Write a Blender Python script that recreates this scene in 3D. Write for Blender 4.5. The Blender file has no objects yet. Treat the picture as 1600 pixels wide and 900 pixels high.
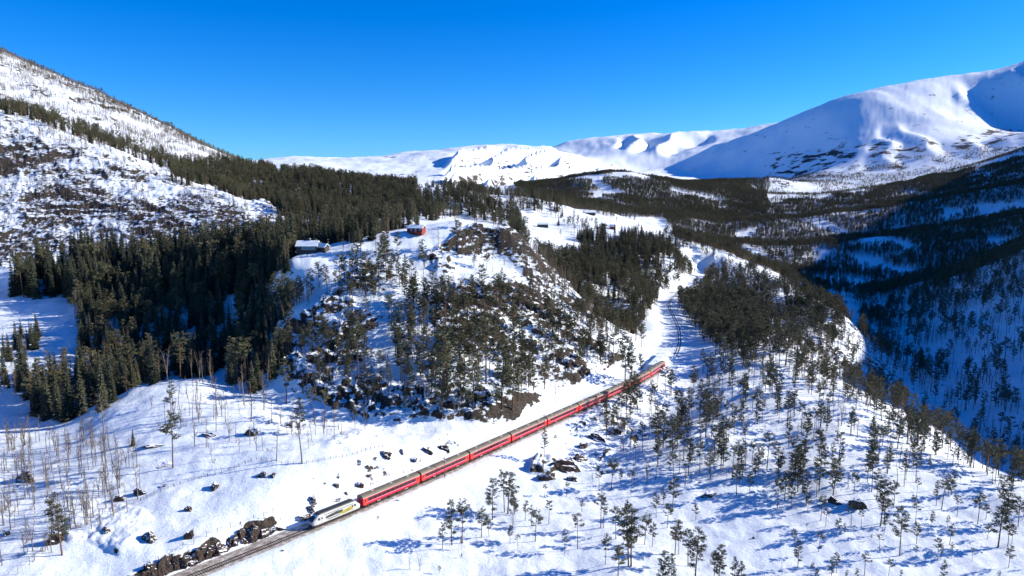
import bpy, bmesh, math, random
import numpy as np
from mathutils import Vector, Matrix
R = math.radians
sc = bpy.context.scene
C = sc.collection
rng = np.random.default_rng(7)
random.seed(7)

# ---------------------------------------------------------------- camera, sky, sun, exposure
CAM_H, PITCH, F, W, H = 100.0, R(8.0), 1067.0, 1600.0, 900.0
cam_data = bpy.data.cameras.new('camera')
cam = bpy.data.objects.new('camera', cam_data)
C.objects.link(cam)
cam.location = (0, 0, CAM_H)
cam.rotation_euler = (R(90) - PITCH, 0, 0)
cam_data.sensor_width = 36.0
cam_data.lens = 36.0 * F / W
cam_data.clip_start = 1.0
cam_data.clip_end = 60000.0
sc.camera = cam
SUN_AZ = math.atan2(0.20, 0.98)          # measured from +X towards +Y
SUN_EL = R(24.0)
sun_dir = Vector((math.cos(SUN_EL) * math.cos(SUN_AZ), math.cos(SUN_EL) * math.sin(SUN_AZ), math.sin(SUN_EL)))
world = bpy.data.worlds.new('World')
sc.world = world
world.use_nodes = True
wn = world.node_tree
wn.nodes.clear()
w_out = wn.nodes.new('ShaderNodeOutputWorld')
w_bg = wn.nodes.new('ShaderNodeBackground')
w_sky = wn.nodes.new('ShaderNodeTexSky')
w_sky.sky_type = 'NISHITA'
w_sky.sun_disc = False
w_sky.sun_elevation = SUN_EL
w_sky.sun_rotation = math.pi / 2 - SUN_AZ
w_sky.altitude = 800.0
w_sky.air_density = 1.0
w_sky.dust_density = 0.5
w_sky.ozone_density = 4.0
w_hs = wn.nodes.new('ShaderNodeHueSaturation')
w_hs.inputs['Saturation'].default_value = 1.45
w_tint = wn.nodes.new('ShaderNodeVectorMath'); w_tint.operation = 'MULTIPLY'
w_tint.inputs[1].default_value = (0.36, 0.69, 1.02)      # the whole sky a deeper blue
w_bg.inputs['Strength'].default_value = 0.118
wn.links.new(w_sky.outputs[0], w_hs.inputs['Color'])
wn.links.new(w_hs.outputs[0], w_tint.inputs[0])
wn.links.new(w_tint.outputs[0], w_bg.inputs['Color'])
wn.links.new(w_bg.outputs[0], w_out.inputs['Surface'])
sun_data = bpy.data.lights.new('sun', 'SUN')
sun_data.energy = 5.0
sun_data.angle = R(0.5)
sun_data.color = (1.0, 0.91, 0.78)
sun = bpy.data.objects.new('sun', sun_data)
C.objects.link(sun)
sun.rotation_euler = sun_dir.to_track_quat('Z', 'Y').to_euler()
vs = sc.view_settings
vs.view_transform = 'Standard'
vs.look = 'None'
vs.exposure = 0.70
vs.gamma = 1.0
vs.use_curve_mapping = False

# ---------------------------------------------------------------- numeric helpers
CP, SP = math.cos(PITCH), math.sin(PITCH)

def unproject(px, py, Y):
    """world point seen at picture position (px, py) at distance Y in front of the drone"""
    v = (py - H / 2) / F
    t = Y / (CP - v * SP)
    return ((px - W / 2) / F * t, Y, CAM_H - (SP + v * CP) * t)

def depth_for_height(py, z):
    v = (py - H / 2) / F
    return (CAM_H - z) * (CP - v * SP) / (SP + v * CP)

def on_plane(px, py, z=0.0):
    return unproject(px, py, depth_for_height(py, z))

def project(X, Y, Z):
    dz = CAM_H - Z
    fwd = Y * CP + dz * SP
    dn = dz * CP - Y * SP
    return W / 2 + F * X / fwd, H / 2 + F * dn / fwd

def hash2(ix, iy, seed):
    n = (ix.astype(np.int64) * 374761393 + iy.astype(np.int64) * 668265263 + seed * 974634777) & 0xFFFFFFFF
    n = ((n ^ (n >> 13)) * 1274126177) & 0xFFFFFFFF
    n = ((n ^ (n >> 16)) * 2246822519) & 0xFFFFFFFF
    return (n ^ (n >> 15)) & 0xFFFFFFFF

def gnoise(x, y, seed=0):
    x = np.asarray(x, float); y = np.asarray(y, float)
    xi = np.floor(x); yi = np.floor(y)
    xf = x - xi; yf = y - yi
    u = xf * xf * xf * (xf * (xf * 6 - 15) + 10)
    v = yf * yf * yf * (yf * (yf * 6 - 15) + 10)
    def g(dx, dy):
        a = hash2(xi + dx, yi + dy, seed) * (2 * math.pi / 4294967296.0)
        return np.cos(a) * (xf - dx) + np.sin(a) * (yf - dy)
    a = g(0, 0); b = g(1, 0); c = g(0, 1); d = g(1, 1)
    return 1.5 * ((a * (1 - u) + b * u) * (1 - v) + (c * (1 - u) + d * u) * v)

def fbm(x, y, seed, octs=4, gain=0.5):
    s = 0; a = 1.0
    for i in range(octs):
        s = s + a * gnoise(x * 2 ** i, y * 2 ** i, seed + i * 17)
        a *= gain
    return s

def ridged(x, y, seed, octs=4, gain=0.5):
    s = 0; a = 1.0
    for i in range(octs):
        s = s + a * (1 - 2 * np.abs(gnoise(x * 2 ** i, y * 2 ** i, seed + i * 31)))
        a *= gain
    return s

def smooth(a, b, x):
    t = np.clip((x - a) / (b - a), 0, 1)
    return t * t * (3 - 2 * t)

def in_poly(px, py, poly):
    inside = np.zeros(np.shape(px), bool)
    n = len(poly)
    for i in range(n):
        x1, y1 = poly[i]; x2, y2 = poly[(i + 1) % n]
        if y1 == y2:
            continue
        c = ((y1 > py) != (y2 > py)) & (px < (x2 - x1) * (py - y1) / (y2 - y1) + x1)
        inside ^= c
    return inside

# ---------------------------------------------------------------- the railway line (level, z = 0)
track_px = [(180, 948), (300, 899.5), (395, 862), (480, 829), (562, 796.5), (655, 757.5), (732, 721), (800, 690.5), (860, 663.5),
            (911, 639.5), (962, 617), (994, 602.5), (1020, 589.5), (1041, 575), (1055, 558), (1062, 539), (1062, 517),
            (1052, 493), (1044, 479), (1048, 467), (1062, 456), (1082, 447), (1096, 437), (1109, 427)]
tp = np.array([on_plane(a, b)[:2] for a, b in track_px])
def chaikin(p, n):
    for _ in range(n):
        q = [p[0]]
        for i in range(len(p) - 1):
            q.append(.75 * p[i] + .25 * p[i + 1]); q.append(.25 * p[i] + .75 * p[i + 1])
        q.append(p[-1]); p = np.array(q)
    return p
_k = tp.copy()
for _ in range(3):                                   # take the wobble out of the traced points
    _k[1:14] = .25 * _k[:13] + .5 * _k[1:14] + .25 * _k[2:15]
tp = np.concatenate([tp[:1] * 0 + _k[:1], _k[1:]])
track = chaikin(tp, 4)
seg = np.linalg.norm(np.diff(track, axis=0), axis=1)
tlen = np.concatenate([[0], np.cumsum(seg)])
def track_at(s):
    """point and heading at arc length s"""
    x = np.interp(s, tlen, track[:, 0]); y = np.interp(s, tlen, track[:, 1])
    x2 = np.interp(s + 1.5, tlen, track[:, 0]); y2 = np.interp(s + 1.5, tlen, track[:, 1])
    x1 = np.interp(s - 1.5, tlen, track[:, 0]); y1 = np.interp(s - 1.5, tlen, track[:, 1])
    return x, y, math.atan2(y2 - y1, x2 - x1)
tS = np.arange(0, tlen[-1], 4.0)
tX = np.interp(tS, tlen, track[:, 0]); tY = np.interp(tS, tlen, track[:, 1])
def track_dist(X, Y):
    """signed distance to the centre line (+ = left / uphill side), and arc length there"""
    X = np.ravel(X); Y = np.ravel(Y)
    best = np.full(X.shape, 1e9); side = np.zeros(X.shape); arc = np.zeros(X.shape)
    for i in range(len(tS) - 1):
        ax, ay, bx, by = tX[i], tY[i], tX[i + 1], tY[i + 1]
        dx, dy = bx - ax, by - ay
        L2 = dx * dx + dy * dy
        m = (np.abs(X - ax) < 60) & (np.abs(Y - ay) < 60)
        if not m.any():
            continue
        xm = X[m]; ym = Y[m]
        t = np.clip(((xm - ax) * dx + (ym - ay) * dy) / L2, 0, 1)
        d = np.hypot(xm - ax - t * dx, ym - ay - t * dy)
        cr = np.sign(dx * (ym - ay) - dy * (xm - ax))
        idx = np.nonzero(m)[0]
        k = d < best[idx]
        ii = idx[k]
        best[ii] = d[k]; side[ii] = cr[k]; arc[ii] = tS[i] + t[k] * 4.0
    return best * np.where(side == 0, 1, side), arc

# ---------------------------------------------------------------- landform: surveyed feature lines (picture x, picture y, distance)
def zz(px, py, z):
    return (px, py, depth_for_height(py, z))
LINES = [
    # valley floor and slopes left of the line
    [zz(-120, 900, 5), zz(0, 900, 4), zz(120, 895, 3), zz(220, 900, 3)],
    [zz(-100, 830, 6), zz(60, 835, 5), zz(200, 800, 6), zz(330, 742, 9), zz(420, 720, 11), zz(520, 716, 11), zz(600, 697, 9)],
    [zz(250, 870, 4.5), zz(350, 825, 5), zz(440, 795, 4.5), zz(520, 765, 4), zz(600, 735, 4.5), zz(700, 690, 5)],
    [zz(-100, 740, 7), zz(60, 745, 7), zz(160, 740, 8), zz(270, 715, 11)],
    [zz(-100, 690, 6), zz(40, 678, 6), zz(120, 672, 8), zz(180, 640, 14)],
    [(215, 606, 282), (250, 597, 288), (290, 592, 292), (320, 595, 292), (360, 612, 284), (410, 634, 270)],
    [(-60, 650, 290), (60, 650, 290), (130, 640, 300)],
    [(240, 590, 340), (330, 595, 335), (420, 600, 320)],
    [(-60, 560, 345), (40, 565, 345), (110, 560, 350)],
    [(-60, 500, 395), (40, 500, 395), (115, 495, 400), (200, 500, 400), (300, 505, 395), (380, 500, 385), (450, 510, 360)],
    [(-60, 468, 435), (20, 464, 440), (120, 462, 445), (220, 450, 450), (320, 440, 440), (420, 430, 410)],
    [(-60, 440, 500), (40, 425, 505), (160, 415, 510), (280, 402, 520), (380, 388, 525), (440, 375, 520), (462, 372, 490)],
    [(-60, 300, 640), (60, 310, 640), (180, 325, 620), (300, 335, 600), (390, 350, 570)],
    [(-60, 155, 840), (0, 172, 830), (100, 203, 820), (200, 245, 790), (300, 287, 740), (380, 308, 680), (415, 322, 640), (440, 350, 590), (448, 366, 545)],
    [(-60, 158, 900), (0, 165, 920), (100, 196, 900), (200, 236, 880), (300, 275, 840), (380, 305, 800), (440, 345, 740)],
    [(-80, 50, 1350), (-40, 62, 1330), (0, 78, 1300), (100, 124, 1280), (200, 168, 1260), (270, 200, 1240), (330, 232, 1200), (380, 256, 1180), (430, 274, 1160), (480, 270, 1120)],
    [(-60, 110, 1900), (100, 180, 1900), (300, 270, 1800), (440, 295, 1700)],
    # house shoulder and the central hill
    [(445, 402, 375), (480, 396, 385), (520, 393, 388), (560, 382, 395), (600, 374, 402), (640, 364, 410), (680, 352, 420), (720, 348, 425), (770, 352, 428), (800, 363, 428), (822, 385, 425)],
    [(430, 625, 284), (500, 650, 268), (560, 668, 262)],
    [(440, 560, 305), (520, 580, 300), (600, 600, 292), (700, 620, 287), (780, 620, 290)],
    [(450, 470, 345), (540, 470, 345), (620, 470, 348), (700, 470, 352), (760, 470, 362)],
    [(480, 420, 372), (560, 410, 382), (640, 400, 392), (700, 395, 402)],
    [zz(600, 676, 6), zz(680, 676, 4), zz(740, 672, 4), zz(790, 655, 4), zz(840, 632, 4), zz(870, 612, 3), zz(920, 592, 3), zz(960, 578, 2), zz(1000, 565, 1)],
    [(750, 385, 418), (780, 400, 415), (790, 430, 392), (770, 455, 372)],
    [(840, 405, 430), (870, 430, 435), (900, 455, 440), (930, 485, 440), (955, 515, 425), (980, 545, 400)],
    [(800, 480, 375), (860, 510, 375), (900, 560, 355)],
    # behind the hill: hidden hollow, dark woods
    [(520, 392, 460), (600, 385, 470), (680, 380, 490), (760, 385, 500), (830, 418, 510)],
    [(860, 440, 510), (900, 468, 520), (950, 520, 500)],
    [(500, 345, 640), (580, 345, 660), (650, 340, 680), (740, 345, 700)],
    [(450, 330, 720), (500, 318, 800), (600, 316, 850), (700, 318, 880)],
    [(430, 284, 1080), (500, 278, 1050), (560, 292, 1020), (620, 298, 1000), (700, 296, 1000), (760, 303, 1000), (820, 308, 1000), (870, 322, 1000), (890, 332, 960)],
    [(480, 310, 1400), (600, 312, 1400), (760, 318, 1400), (880, 333, 1300)],
    [(790, 352, 800), (848, 356, 850), (880, 360, 830)],
    [(800, 385, 640), (860, 395, 650), (910, 392, 700), (960, 362, 850)],
    [(850, 325, 1100), (900, 328, 1150), (960, 330, 1150), (1000, 345, 1100)],
    [(960, 360, 900), (1000, 375, 850), (1040, 382, 850), (1080, 380, 880), (1120, 392, 870), (1140, 410, 840)],
    [(900, 420, 600), (960, 440, 580), (990, 480, 520), (1000, 500, 500)],
    [(850, 430, 560), (930, 405, 700), (1000, 400, 740), (1060, 400, 760)],
    [(1000, 430, 680), (1040, 430, 700), (1070, 430, 720)],
    [(980, 520, 480), (995, 540, 430)],
    [(1060, 385, 1100), (1140, 392, 1150)],
    # right of the line: hollow, meadow and knoll
    [zz(420, 900, -2), zz(520, 868, -2.5), zz(620, 828, -3), zz(700, 790, -4), zz(780, 752, -4), zz(850, 720, -4.5), zz(900, 690, -5)],
    [zz(500, 920, -4), zz(620, 895, -6), zz(760, 880, -7.5), zz(900, 890, -8), zz(1100, 900, -8), zz(1300, 905, -7), zz(1500, 910, -6), zz(1700, 915, -6)],
    [zz(760, 830, -6.5), zz(900, 820, -8), zz(1000, 830, -8.5), zz(1150, 830, -8), zz(1280, 830, -6), zz(1450, 830, -5), zz(1640, 830, -5)],
    [zz(900, 735, -7), zz(960, 700, -8), zz(1010, 670, -9), zz(1050, 640, -9), zz(1070, 610, -7)],
    [zz(1040, 770, -7), zz(1140, 760, -5), zz(1200, 770, -6), zz(1290, 760, -3), zz(1400, 770, -4), zz(1520, 780, -4)],
    [zz(1080, 700, -4), zz(1150, 680, -2), zz(1220, 690, -5), zz(1300, 690, 1), zz(1400, 700, -2)],
    [zz(1110, 620, -2), zz(1180, 620, 2), zz(1260, 620, 3), zz(1330, 640, 1)],
    [zz(1090, 540, 0), zz(1140, 540, 4), zz(1220, 545, 6)],
    [(1110, 470, 640), (1150, 480, 600), (1220, 490, 590), (1270, 500, 560)],
    # edge of the gorge
    [(1140, 415, 830), (1165, 419, 800), (1200, 430, 740), (1230, 442, 700), (1270, 462, 620), (1300, 480, 580), (1322, 493, 555), (1310, 515, 520), (1290, 545, 460),
     (1300, 585, 405), (1335, 606, 375), (1380, 626, 348), (1410, 645, 330), (1424, 682, 296), (1460, 701, 274), (1500, 718, 262), (1540, 738, 248), (1600, 764, 226), (1680, 800, 205), (1740, 830, 190)],
    # gorge floor
    [zz(1190, 412, -18), zz(1235, 425, -25), zz(1280, 452, -32), zz(1340, 482, -38), zz(1322, 520, -42), zz(1350, 555, -42), zz(1400, 592, -42), zz(1460, 635, -43), zz(1540, 690, -44), zz(1620, 740, -45), zz(1700, 790, -46)],
    # slope opposite
    [(1340, 455, 960), (1390, 452, 900), (1440, 437, 850), (1500, 424, 780), (1560, 408, 720), (1600, 396, 690), (1680, 370, 650)],
    [(1350, 500, 800), (1420, 510, 700), (1500, 520, 590), (1600, 520, 520), (1680, 520, 480)],
    [(1400, 562, 620), (1480, 590, 500), (1560, 620, 430), (1640, 650, 380)],
    [(1420, 456, 960), (1500, 440, 900), (1600, 415, 820)],
    # right-hand back slopes, bench after bench
    [(1150, 396, 1150), (1220, 390, 1200), (1300, 378, 1280), (1450, 360, 1350), (1600, 335, 1400), (1700, 315, 1400)],
    [(1380, 420, 1080), (1500, 400, 1080), (1600, 375, 1080)],
    [(1200, 400, 1400), (1330, 386, 1450), (1500, 362, 1500), (1650, 335, 1520)],
    [(1100, 366, 1500), (1160, 350, 1650), (1300, 336, 1700), (1450, 316, 1700), (1600, 286, 1650), (1700, 262, 1650)],
    [(1180, 352, 1950), (1330, 338, 1950), (1500, 312, 1900), (1650, 285, 1850)],
    [(1150, 318, 2300), (1200, 310, 2400), (1300, 303, 2500), (1400, 290, 2600), (1500, 265, 2750), (1600, 237, 2900), (1700, 205, 3000)],
    [(1200, 312, 3000), (1350, 300, 3100), (1500, 275, 3300), (1650, 240, 3500)],
    # dark ridge in the middle distance
    [(820, 312, 2000), (870, 302, 2300), (900, 287, 2400), (950, 269, 2500), (980, 267, 2550), (1020, 279, 2650), (1060, 290, 2800), (1100, 287, 2900), (1150, 284, 3000), (1210, 276, 3200)],
    [(900, 340, 1500), (960, 330, 1700), (1040, 335, 1800), (1100, 345, 1800)],
    [(880, 310, 3400), (960, 296, 3400), (1060, 300, 3600)],
    # white mountains
    [(360, 262, 6800), (405, 254, 6800), (440, 249, 6800), (480, 248, 6800), (520, 250, 6900), (560, 253, 7000), (590, 248, 7000), (620, 240, 7000), (680, 232, 7000), (735, 225, 7000),
     (780, 222, 6950), (825, 224, 6800), (860, 231, 6500), (900, 244, 6100), (950, 262, 5500), (1000, 275, 4900), (1045, 284, 4300)],
    [(420, 275, 4200), (560, 278, 4200), (700, 284, 4000), (800, 286, 3900), (860, 290, 3700)],
    [(560, 290, 2600), (760, 300, 2400)],
    [(700, 250, 5600), (760, 258, 5400), (840, 268, 5000)],
    [(380, 270, 9500), (560, 270, 9500), (740, 250, 9200), (840, 250, 8700)],
    [(820, 245, 10600), (860, 230, 10500), (880, 219, 10500), (920, 213, 10500), (980, 208, 10500), (1050, 207, 10400), (1120, 203, 10200), (1190, 195, 9900), (1230, 189, 9600)],
    [(900, 250, 7600), (960, 262, 7400), (1010, 272, 7000)],
    [(1015, 272, 7600), (1060, 247, 7100), (1120, 224, 6600), (1180, 206, 6100), (1230, 187, 5650), (1260, 180, 5500), (1300, 168, 5300), (1350, 151, 5300), (1400, 130, 5600), (1450, 122, 5800), (1500, 115, 5800), (1550, 104, 5700), (1600, 90, 5500), (1660, 70, 5400), (1740, 55, 5200)],
    [(1060, 262, 7400), (1120, 245, 7600), (1200, 225, 7800)],
    [(1020, 274, 7200), (1080, 276, 6300), (1130, 278, 5600), (1190, 280, 5000), (1250, 284, 4500)],
    [(1335, 172, 5050), (1345, 205, 4700), (1330, 240, 4300), (1290, 262, 4000), (1240, 288, 3700)],
    [(1360, 255, 3900), (1450, 240, 3800), (1540, 225, 3800), (1600, 212, 3750), (1680, 190, 3700)],
    [(1400, 180, 4800), (1470, 172, 4800), (1500, 186, 4700), (1550, 203, 4600), (1600, 207, 4500)],
    [(1510, 188, 5000), (1560, 202, 4950), (1600, 206, 4900), (1700, 200, 4900)],
    [(1350, 215, 4500), (1450, 205, 4300), (1540, 218, 4100)],
    [(1440, 150, 5200), (1470, 140, 5300)],
    [(1300, 230, 7600), (1500, 190, 7200), (1700, 150, 7000)],
]
pts = []
for L in LINES:
    for (a, b) in zip(L[:-1], L[1:]):
        n = max(1, int(math.hypot(b[0] - a[0], b[1] - a[1]) / 34))
        for k in range(n):
            t = k / n
            pts.append((a[0] + (b[0] - a[0]) * t, a[1] + (b[1] - a[1]) * t, math.exp(math.log(a[2]) + (math.log(b[2]) - math.log(a[2])) * t)))
    pts.append(L[-1])
P = [unproject(*p) for p in pts]
P += [(x, y, 0.0) for x, y in zip(tX[::4], tY[::4])]
# country beyond the frame: valley side on the right (it shades the gorge), hillside on the left
P += [(230, 200, -7), (300, 180, -10), (200, 90, -6), (400, 120, 0), (60, 90, -6), (-40, 90, -4), (-120, 90, 0), (-250, 120, 20),
      (460, 300, -10), (650, 350, 90), (900, 400, 310), (900, 540, 312), (920, 725, 285), (1040, 930, 330), (1260, 1130, 390), (1620, 1500, 500), (2150, 2050, 620), (3100, 2900, 800), (4600, 4200, 1100), (4900, 5300, 1400),
      (720, 560, 150), (760, 700, 150), (1300, 500, 380), (1500, 900, 380), (2400, 1600, 450), (600, 200, 60), (500, 400, 40),
      (-400, 200, 60), (-600, 420, 150), (-900, 800, 300), (-1300, 1300, 480), (-300, 320, 20), (-2500, 2500, 500), (-6000, 7000, 600), (12000, 9000, 1500), (-8000, 12000, 300), (0, 14000, 300), (6000, 14000, 500)]
P = np.array(P)
key = np.round(np.stack([P[:, 0] / P[:, 1], np.log(P[:, 1])], 1) / 0.004)
_, ui = np.unique(key, axis=0, return_index=True)
P = P[np.sort(ui)]
pu, pw, pq = P[:, 0] / P[:, 1], np.log(P[:, 1]), P[:, 2] / P[:, 1]
def kern(du, dw):
    return np.sqrt(du * du + dw * dw + 1e-6)
A = kern(pu[:, None] - pu[None], pw[:, None] - pw[None])
n = len(P)
M = np.zeros((n + 1, n + 1)); M[:n, :n] = A; M[:n, n] = 1; M[n, :n] = 1
coef = np.linalg.solve(M, np.concatenate([pq, [0]]))

# survey grid in (x / y, log y): the same relief near and far
ROWS_Y = np.concatenate([np.geomspace(84, 158, 26)[:-1], np.geomspace(158, 620, 370)[:-1], np.geomspace(620, 2200, 200)[:-1], np.geomspace(2200, 14000, 175)])
COLS_U = np.concatenate([np.linspace(-1.5, -.80, 36)[:-1], np.linspace(-.80, .80, 800)[:-1], np.linspace(.80, 2.7, 90)])
gu = np.linspace(COLS_U[0], COLS_U[-1], 600)
gw = np.linspace(math.log(ROWS_Y[0]), math.log(ROWS_Y[-1]), 560)
G = np.zeros((len(gw), len(gu)))
for i, w_ in enumerate(gw):
    G[i] = kern(gu[:, None] - pu[None], w_ - pw[None]) @ coef[:n] + coef[n]
Gs = G.copy()
for _ in range(14):
    Gs[1:-1] = .25 * Gs[:-2] + .5 * Gs[1:-1] + .25 * Gs[2:]
    Gs[:, 1:-1] = .25 * Gs[:, :-2] + .5 * Gs[:, 1:-1] + .25 * Gs[:, 2:]
_f = smooth(math.log(3300), math.log(4200), gw)[:, None] * .75
G = G * (1 - _f) + Gs * _f
for _ in range(2):
    G[1:-1] = .25 * G[:-2] + .5 * G[1:-1] + .25 * G[2:]
    G[:, 1:-1] = .25 * G[:, :-2] + .5 * G[:, 1:-1] + .25 * G[:, 2:]
def bil(Gr, fi, fj):
    i0 = np.clip(np.floor(fi).astype(int), 0, Gr.shape[0] - 2); j0 = np.clip(np.floor(fj).astype(int), 0, Gr.shape[1] - 2)
    a = fi - i0; b = fj - j0
    return (Gr[i0, j0] * (1 - b) + Gr[i0, j0 + 1] * b) * (1 - a) + (Gr[i0 + 1, j0] * (1 - b) + Gr[i0 + 1, j0 + 1] * b) * a

# where bare rock breaks through: (polygon in the picture, nearest, farthest, amount)
ROCKY = [
    ([(-60, 165), (100, 205), (300, 290), (440, 340), (450, 372), (330, 385), (0, 420), (-60, 430)], 460, 900, 1.0),
    ([(360, 320), (420, 318), (450, 350), (448, 375), (380, 372), (340, 345)], 460, 800, 1.15),
    ([(-60, 80), (100, 118), (330, 235), (300, 280), (0, 165), (-60, 150)], 880, 1500, .7),
    ([(440, 520), (560, 420), (660, 400), (750, 350), (820, 375), (930, 490), (980, 560), (860, 610), (800, 650), (600, 665), (430, 600)], 240, 460, .60),
    ([(735, 350), (815, 365), (830, 420), (770, 480), (740, 420)], 300, 470, .66),
    ([(560, 470), (700, 455), (740, 560), (620, 580)], 280, 400, .66),
    ([(450, 650), (600, 670), (700, 670), (760, 690), (600, 740), (470, 690)], 200, 290, .38),
    ([(1040, 380), (1150, 385), (1140, 420), (1060, 410)], 700, 1000, .5),
    ([(1150, 415), (1330, 480), (1330, 520), (1280, 570), (1160, 500)], 450, 860, .5),
    ([(860, 640), (960, 640), (1000, 690), (880, 740), (820, 740)], 220, 330, .55),
    ([(1060, 600), (1200, 600), (1200, 720), (1080, 760)], 230, 360, .40),
    ([(600, 280), (800, 285), (880, 330), (780, 340), (620, 330)], 800, 1200, .5),
    ([(860, 330), (960, 330), (1000, 420), (850, 400)], 600, 1100, .3),
    ([(880, 270), (1160, 280), (1150, 340), (900, 330)], 1500, 3200, .6),
    ([(1150, 300), (1600, 240), (1600, 420), (1340, 480), (1150, 400)], 900, 3300, .45),
    ([(1200, 240), (1600, 200), (1600, 240), (1300, 300), (1200, 290)], 3000, 5200, .84),
    ([(560, 240), (760, 230), (960, 270), (860, 300), (600, 290)], 3000, 7200, .50),
    ([(900, 205), (1300, 180), (1600, 90), (1600, 220), (1100, 280)], 3500, 11000, .36),
    ([(1340, 470), (1420, 560), (1640, 690), (1640, 770), (1430, 650), (1300, 560), (1300, 510)], 300, 1000, .52),
    ([(60, 790), (190, 780), (320, 850), (260, 880), (100, 850)], 160, 220, .35),
]
def rocky_at(px, py, Y):
    r = np.full(np.shape(px), 0.10)
    jx = px + 14 * gnoise(px / 40, py / 25, 5); jy = py + 9 * gnoise(px / 40 + 9, py / 25, 6)
    for poly, y0, y1, a in ROCKY:
        m = in_poly(jx, jy, poly) & (Y > y0) & (Y < y1)
        r = np.where(m, np.maximum(r, a), r)
    return r

U, YY = np.meshgrid(COLS_U, ROWS_Y)
XX = U * YY
fi = (np.log(YY) - gw[0]) / (gw[1] - gw[0]); fj = (U - gu[0]) / (gu[1] - gu[0])
Z0 = bil(G, fi, fj) * YY
PX, PY = project(XX, YY, Z0)
RK = rocky_at(PX, PY, YY)
for _ in range(3):
    RK[1:-1] = .25 * RK[:-2] + .5 * RK[1:-1] + .25 * RK[2:]
    RK[:, 1:-1] = .25 * RK[:, :-2] + .5 * RK[:, 1:-1] + .25 * RK[:, 2:]
near = 1 - smooth(350, 900, YY)
mid = smooth(350, 800, YY) * (1 - smooth(2500, 4000, YY))
far = smooth(3300, 4800, YY)
_pm = fbm(XX / 34, YY / 30, 91, 2); _pm2 = fbm(XX / 90, YY / 80, 92, 2)
RK = RK * np.where(YY < 480, .60 + .75 * smooth(-.35, .4, _pm), .72 + .45 * smooth(-.35, .4, _pm2))
rk = smooth(.25, .8, RK)
Z = Z0.copy()
Z += near * (0.9 * fbm(XX / 22, YY / 22, 11, 4) + rk * (1.25 * ridged(XX / 7.5, YY / 6.5, 23, 4, .55) + 1.3 * ridged(XX / 21, YY / 17, 29, 3)))
Z += mid * (4.0 * fbm(XX / 130, YY / 130, 41, 5) + rk * 2.6 * ridged(XX / 30, YY / 26, 43, 4, .6))
sx = XX + 0.35 * YY
Z += far * (40 * fbm(XX / 1150, YY / 1500, 51, 7, .5) + 5 * ridged(XX / 420, YY / 700, 57, 5, .5))
# gullied mountain sides: long spurs with their steep side to the left
GULLY = [([(745, 232), (850, 234), (900, 248), (1000, 280), (980, 300), (800, 300), (700, 290), (700, 255)], 3000, 7200, 380, .74),
         ([(975, 213), (1110, 208), (1120, 220), (1050, 240), (960, 232)], 7000, 11000, 500, .5),
         ([(1490, 142), (1620, 112), (1660, 200), (1560, 198), (1495, 170)], 4600, 6000, 600, .50),
         ([(1380, 190), (1600, 220), (1600, 250), (1340, 265)], 3700, 5000, 260, .15)]
for poly, y0, y1, lam, sl in GULLY:
    m = (in_poly(PX, PY, poly) & (YY > y0) & (YY < y1)).astype(float)
    for _ in range(10):
        m[1:-1] = .25 * m[:-2] + .5 * m[1:-1] + .25 * m[2:]
        m[:, 1:-1] = .25 * m[:, :-2] + .5 * m[:, 1:-1] + .25 * m[:, 2:]
    ph = (XX - .42 * YY) / lam + 1.3 * fbm(XX / (lam * 3), YY / (lam * 3), 71, 2) * .55
    fr = ph - np.floor(ph)
    tri = np.where(fr < .68, fr / .68, (1 - fr) / .32)
    Z += m * (tri - .6) * sl * .68 * lam * (.55 + .9 * np.abs(gnoise(XX / (lam * 2), YY / (lam * 2), 72)))
# the shelf the railway runs on
S_CUT = float(tlen[np.argmin(np.hypot(track[:, 0] - on_plane(462, 836)[0], track[:, 1] - on_plane(462, 836)[1]))])
TD, TA = track_dist(XX, YY)
TD = TD.reshape(XX.shape); TA = TA.reshape(XX.shape)
ad = np.abs(TD)
shelf = np.where(TD > 0, 5.0, 2.9) + 0.5 * gnoise(XX / 5, YY / 5, 77)
cutw = 2.2 + 11.0 * smooth(S_CUT - 4, S_CUT + 6, TA) + 3.0 * np.abs(gnoise(TA / 7, TA * 0, 78))
cutw = cutw + 14 * smooth(tlen[-1] - 130, tlen[-1] - 60, TA)
RK = np.where(ad < 30, RK * (1 - .8 * smooth(tlen[-1] - 130, tlen[-1] - 60, TA)), RK)
k = smooth(shelf, shelf + np.where(TD > 0, cutw, 7.0), ad)
Z = np.where(ad < 40, (-0.12) * (1 - k) + Z * k, Z)
RK = np.where(ad < 5, 0.0, RK)
RK = np.where((TD > 4) & (TD < 10) & (TA < S_CUT), np.maximum(RK, .95 * smooth(-.25, .1, gnoise(TA / 9, TA * 0 + 3, 79))), RK)
def height(X, Y):
    X = np.asarray(X, float); Y = np.asarray(Y, float)
    fi = np.interp(Y, ROWS_Y, np.arange(len(ROWS_Y)))
    fj = np.interp(X / Y, COLS_U, np.arange(len(COLS_U)))
    return bil(Z, fi, fj)
def height1(X, Y):
    return float(height(np.array([X]), np.array([Y]))[0])
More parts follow.
